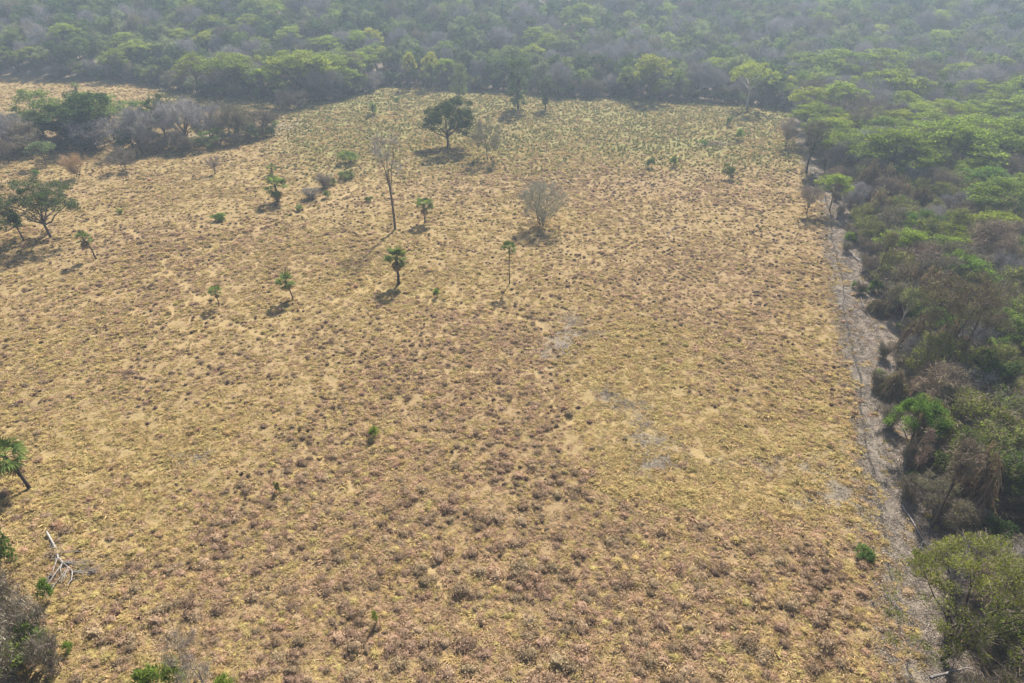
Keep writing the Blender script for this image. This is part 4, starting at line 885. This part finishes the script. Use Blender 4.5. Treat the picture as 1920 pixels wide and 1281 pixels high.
# low scrub under the margin of the right-hand forest
cnt = 0
for _ in range(600):
    if cnt > 90: break
    y = rg.uniform(26, 150); x = float(edge_x(y)) + rg.uniform(3.2, 13)
    if x > (y*ct+CAM_H*st)*.75+3: continue
    k = 'shrub' if rg.uniform() < .72 else 'gshrub'; kd = K[k][rg.integers(2)]; sc = rg.uniform(.5, 1.1)
    zone = 'near the bottom right' if y < 62 else 'along the lower cleared strip' if y < 100 else 'along the upper cleared strip'
    nm = 'grey leafless low shrub' if k == 'shrub' else 'small green low shrub'
    kd.put(x, y, sc, rg.uniform(0, 6.28), name='bare_shrub' if k == 'shrub' else 'green_shrub', label='%s %s' % (nm, near_phrase(*[float(q_) for q_ in proj(x, y, 1)[:2]], LMK_T)), cat='shrub', group='%s %s' % (nm, near_phrase(*[float(q_) for q_ in proj(x, y, 1)[:2]], LMK_T))); cnt += 1

# ------------------------------------------------------------------ far forest on the flat and up the hill
pts = []; grid = {}
def ok(x, y, md):
    c = (int(x//8), int(y//8))
    for a in (-1, 0, 1):
        for b in (-1, 0, 1):
            for (p, q) in grid.get((c[0]+a, c[1]+b), ()):
                if (p-x)**2+(q-y)**2 < md*md: return False
    return True
for _ in range(16000):
    y = rg.uniform(222, 430); hw = (y*ct+(CAM_H)*st)*.75+25; x = rg.uniform(-hw, hw)
    if y < far_y(x)+1.5: continue
    if x > edge_x(y) and y < 236: continue
    md = 4.6 if y < 330 else 5.4
    if not ok(x, y, md): continue
    if any((x-a)**2+(y-b)**2 < 9 for a, b, r_ in TAKEN): continue
    pts.append((x, y)); grid.setdefault((int(x//8), int(y//8)), []).append((x, y))
pts = np.array(pts)
uu, vv, dd = proj(pts[:, 0], pts[:, 1], height(pts[:, 0], pts[:, 1])+6)
front = pts[:, 1]-far_y(pts[:, 0])
inview = (uu > -20) & (uu < 1940) & (vv > -30)
rank = np.argsort(np.where(inview, dd*(1+.0*front), 1e6))
ind = set(rank[:300].tolist())
patch = fbm(pts[:, 0], pts[:, 1], 38, 88, 3)
SP, SS, SR, SI = [], [], [], []
SK = [kd for key in ('dark', 'mid', 'umb', 'bare', 'semi', 'pale', 'yel') for kd in K[key]]
SIDX = {kd.name: q for q, kd in enumerate(SK)}
for q, (x, y) in enumerate(pts):
    u = uu[q]
    w = dict(dark=2.8, mid=2.8, umb=1.2, bare=1.8, semi=1.2, pale=1.3, yel=.14)
    if patch[q] > .54: w['umb'] *= 2.0; w['mid'] *= 1.6; w['bare'] *= .5
    if patch[q] < .46: w['bare'] *= 2.0; w['umb'] *= .3; w['semi'] *= 1.3
    if u < 720 and vv[q] > 90: w['umb'] *= 1.6; w['dark'] *= .8
    if 760 < u < 1380 and vv[q] > 60: w['umb'] *= .4; w['bare'] *= 1.4
    if u > 1450 and vv[q] > 80: w['umb'] *= 1.8
    if vv[q] < 70: w['umb'] *= .45; w['yel'] *= .3; w['dark'] *= 1.3
    k = choose(rg, w); kd = K[k][rg.integers(len(K[k]))]
    H = rg.uniform(7.5, 12.5) if front[q] > 6 else rg.uniform(5.5, 10)
    sc = H/kd.h; wx = sc*rg.uniform(.85, 1.15); a = rg.uniform(0, 6.28)
    if q in ind:
        side = 'left' if u < 700 else 'centre' if u < 1150 else 'right' if u < 1500 else 'far right'
        row = 'front edge' if front[q] < 7 else 'second row' if front[q] < 16 else 'inner part'
        kd.put(x, y, (wx, wx, sc), a, name=NAME[k], label='%s %s' % (DESC[k], near_phrase(u, vv[q], LMK_T)), cat='tree', group='%s %s' % (DESC[k], near_phrase(u, vv[q], LMK_T)), sink=.2)
    else:
        SP.append((x, y, gz(x, y)-.2)); SS.append((wx, wx, sc)); SR.append((0, 0, a)); SI.append(SIDX[kd.name])
# low leafy thicket closing the foot of the far forest
cnt = 0; low = []
for _ in range(6000):
    if cnt >= 170: break
    x = rg.uniform(FP[0, 0]*.62, float(edge_x(225))); y = float(far_y(x)) + rg.uniform(-.5, 3.5)
    u, v, d = [float(q_) for q_ in proj(x, y, 2)]
    if u < -20 or u > 1560 or any((x-a)**2+(y-b)**2 < 6.5 for a, b in low): continue
    low.append((x, y)); k = choose(rg, dict(mid=2, semi=2.4, pale=1.4, dark=1.6, bare=.8, oliv=1.2)); kd = K[k][rg.integers(len(K[k]))]; H = rg.uniform(3, 6.2); sc = H/kd.h
    ph = near_phrase(u, v, LMK_T); lb = 'low ' + DESC[k].replace(' tree', '') + ' shrub ' + ph
    kd.put(x, y, (sc*1.35, sc*1.35, sc), rg.uniform(0, 6.28), name='forest_edge_shrub', label=lb, cat='shrub', group=lb, sink=.35*sc); cnt += 1
for kd in SK: kd.joined()
scatter('hillside_forest', 'hazy mixed forest of green and leafless crowns covering the hillside', 'forest', SP, SS, SR, SI, [kd.joined() for kd in SK])

# ------------------------------------------------------------------ tell look-alikes apart by their order from the left
ORD = 'first second third fourth fifth sixth seventh eighth ninth tenth eleventh twelfth thirteenth fourteenth fifteenth sixteenth seventeenth eighteenth nineteenth twentieth twenty-first twenty-second twenty-third twenty-fourth'.split()
same = {}
for o in list(COL.objects):
    if o.parent is None and 'label' in o and 'category' in o: same.setdefault(o['label'], []).append(o)
for lb, os_ in same.items():
    if len(os_) < 2 or len(os_) > len(ORD) or len(lb.split()) > 12: continue
    os_.sort(key=lambda o: float(proj(o.location.x, o.location.y, o.location.z)[0]))
    for k, o in enumerate(os_): o['label'] = lb + ', ' + ORD[k] + ' from the left'

# ------------------------------------------------------------------ haze
hb = Geo()
x0, x1, y0, y1, z0, z1 = -1700, 1700, -800, 2800, -5, 118
hb.add([(x0, y0, z0), (x1, y0, z0), (x1, y1, z0), (x0, y1, z0), (x0, y0, z1), (x1, y0, z1), (x1, y1, z1), (x0, y1, z1)], [[0, 3, 2, 1], [4, 5, 6, 7], [0, 1, 5, 4], [1, 2, 6, 5], [2, 3, 7, 6], [3, 0, 4, 7]])
hm = bpy.data.materials.new('haze'); hm.use_nodes = True; hm.node_tree.nodes.clear()
ho = hm.node_tree.nodes.new('ShaderNodeOutputMaterial'); pv = hm.node_tree.nodes.new('ShaderNodeVolumePrincipled')
pv.inputs['Color'].default_value = (.68, .83, 1.0, 1); pv.inputs['Density'].default_value = HAZE_DENSITY; pv.inputs['Anisotropy'].default_value = .4
hm.node_tree.links.new(pv.outputs[0], ho.inputs['Volume'])
hz = bpy.data.objects.new('haze', hb.mesh('haze', [hm])); COL.objects.link(hz); tag(hz, 'thin bluish haze veiling the far hillside', 'haze', kind='stuff')
print('objects', len(bpy.data.objects), 'forest', len(pts))
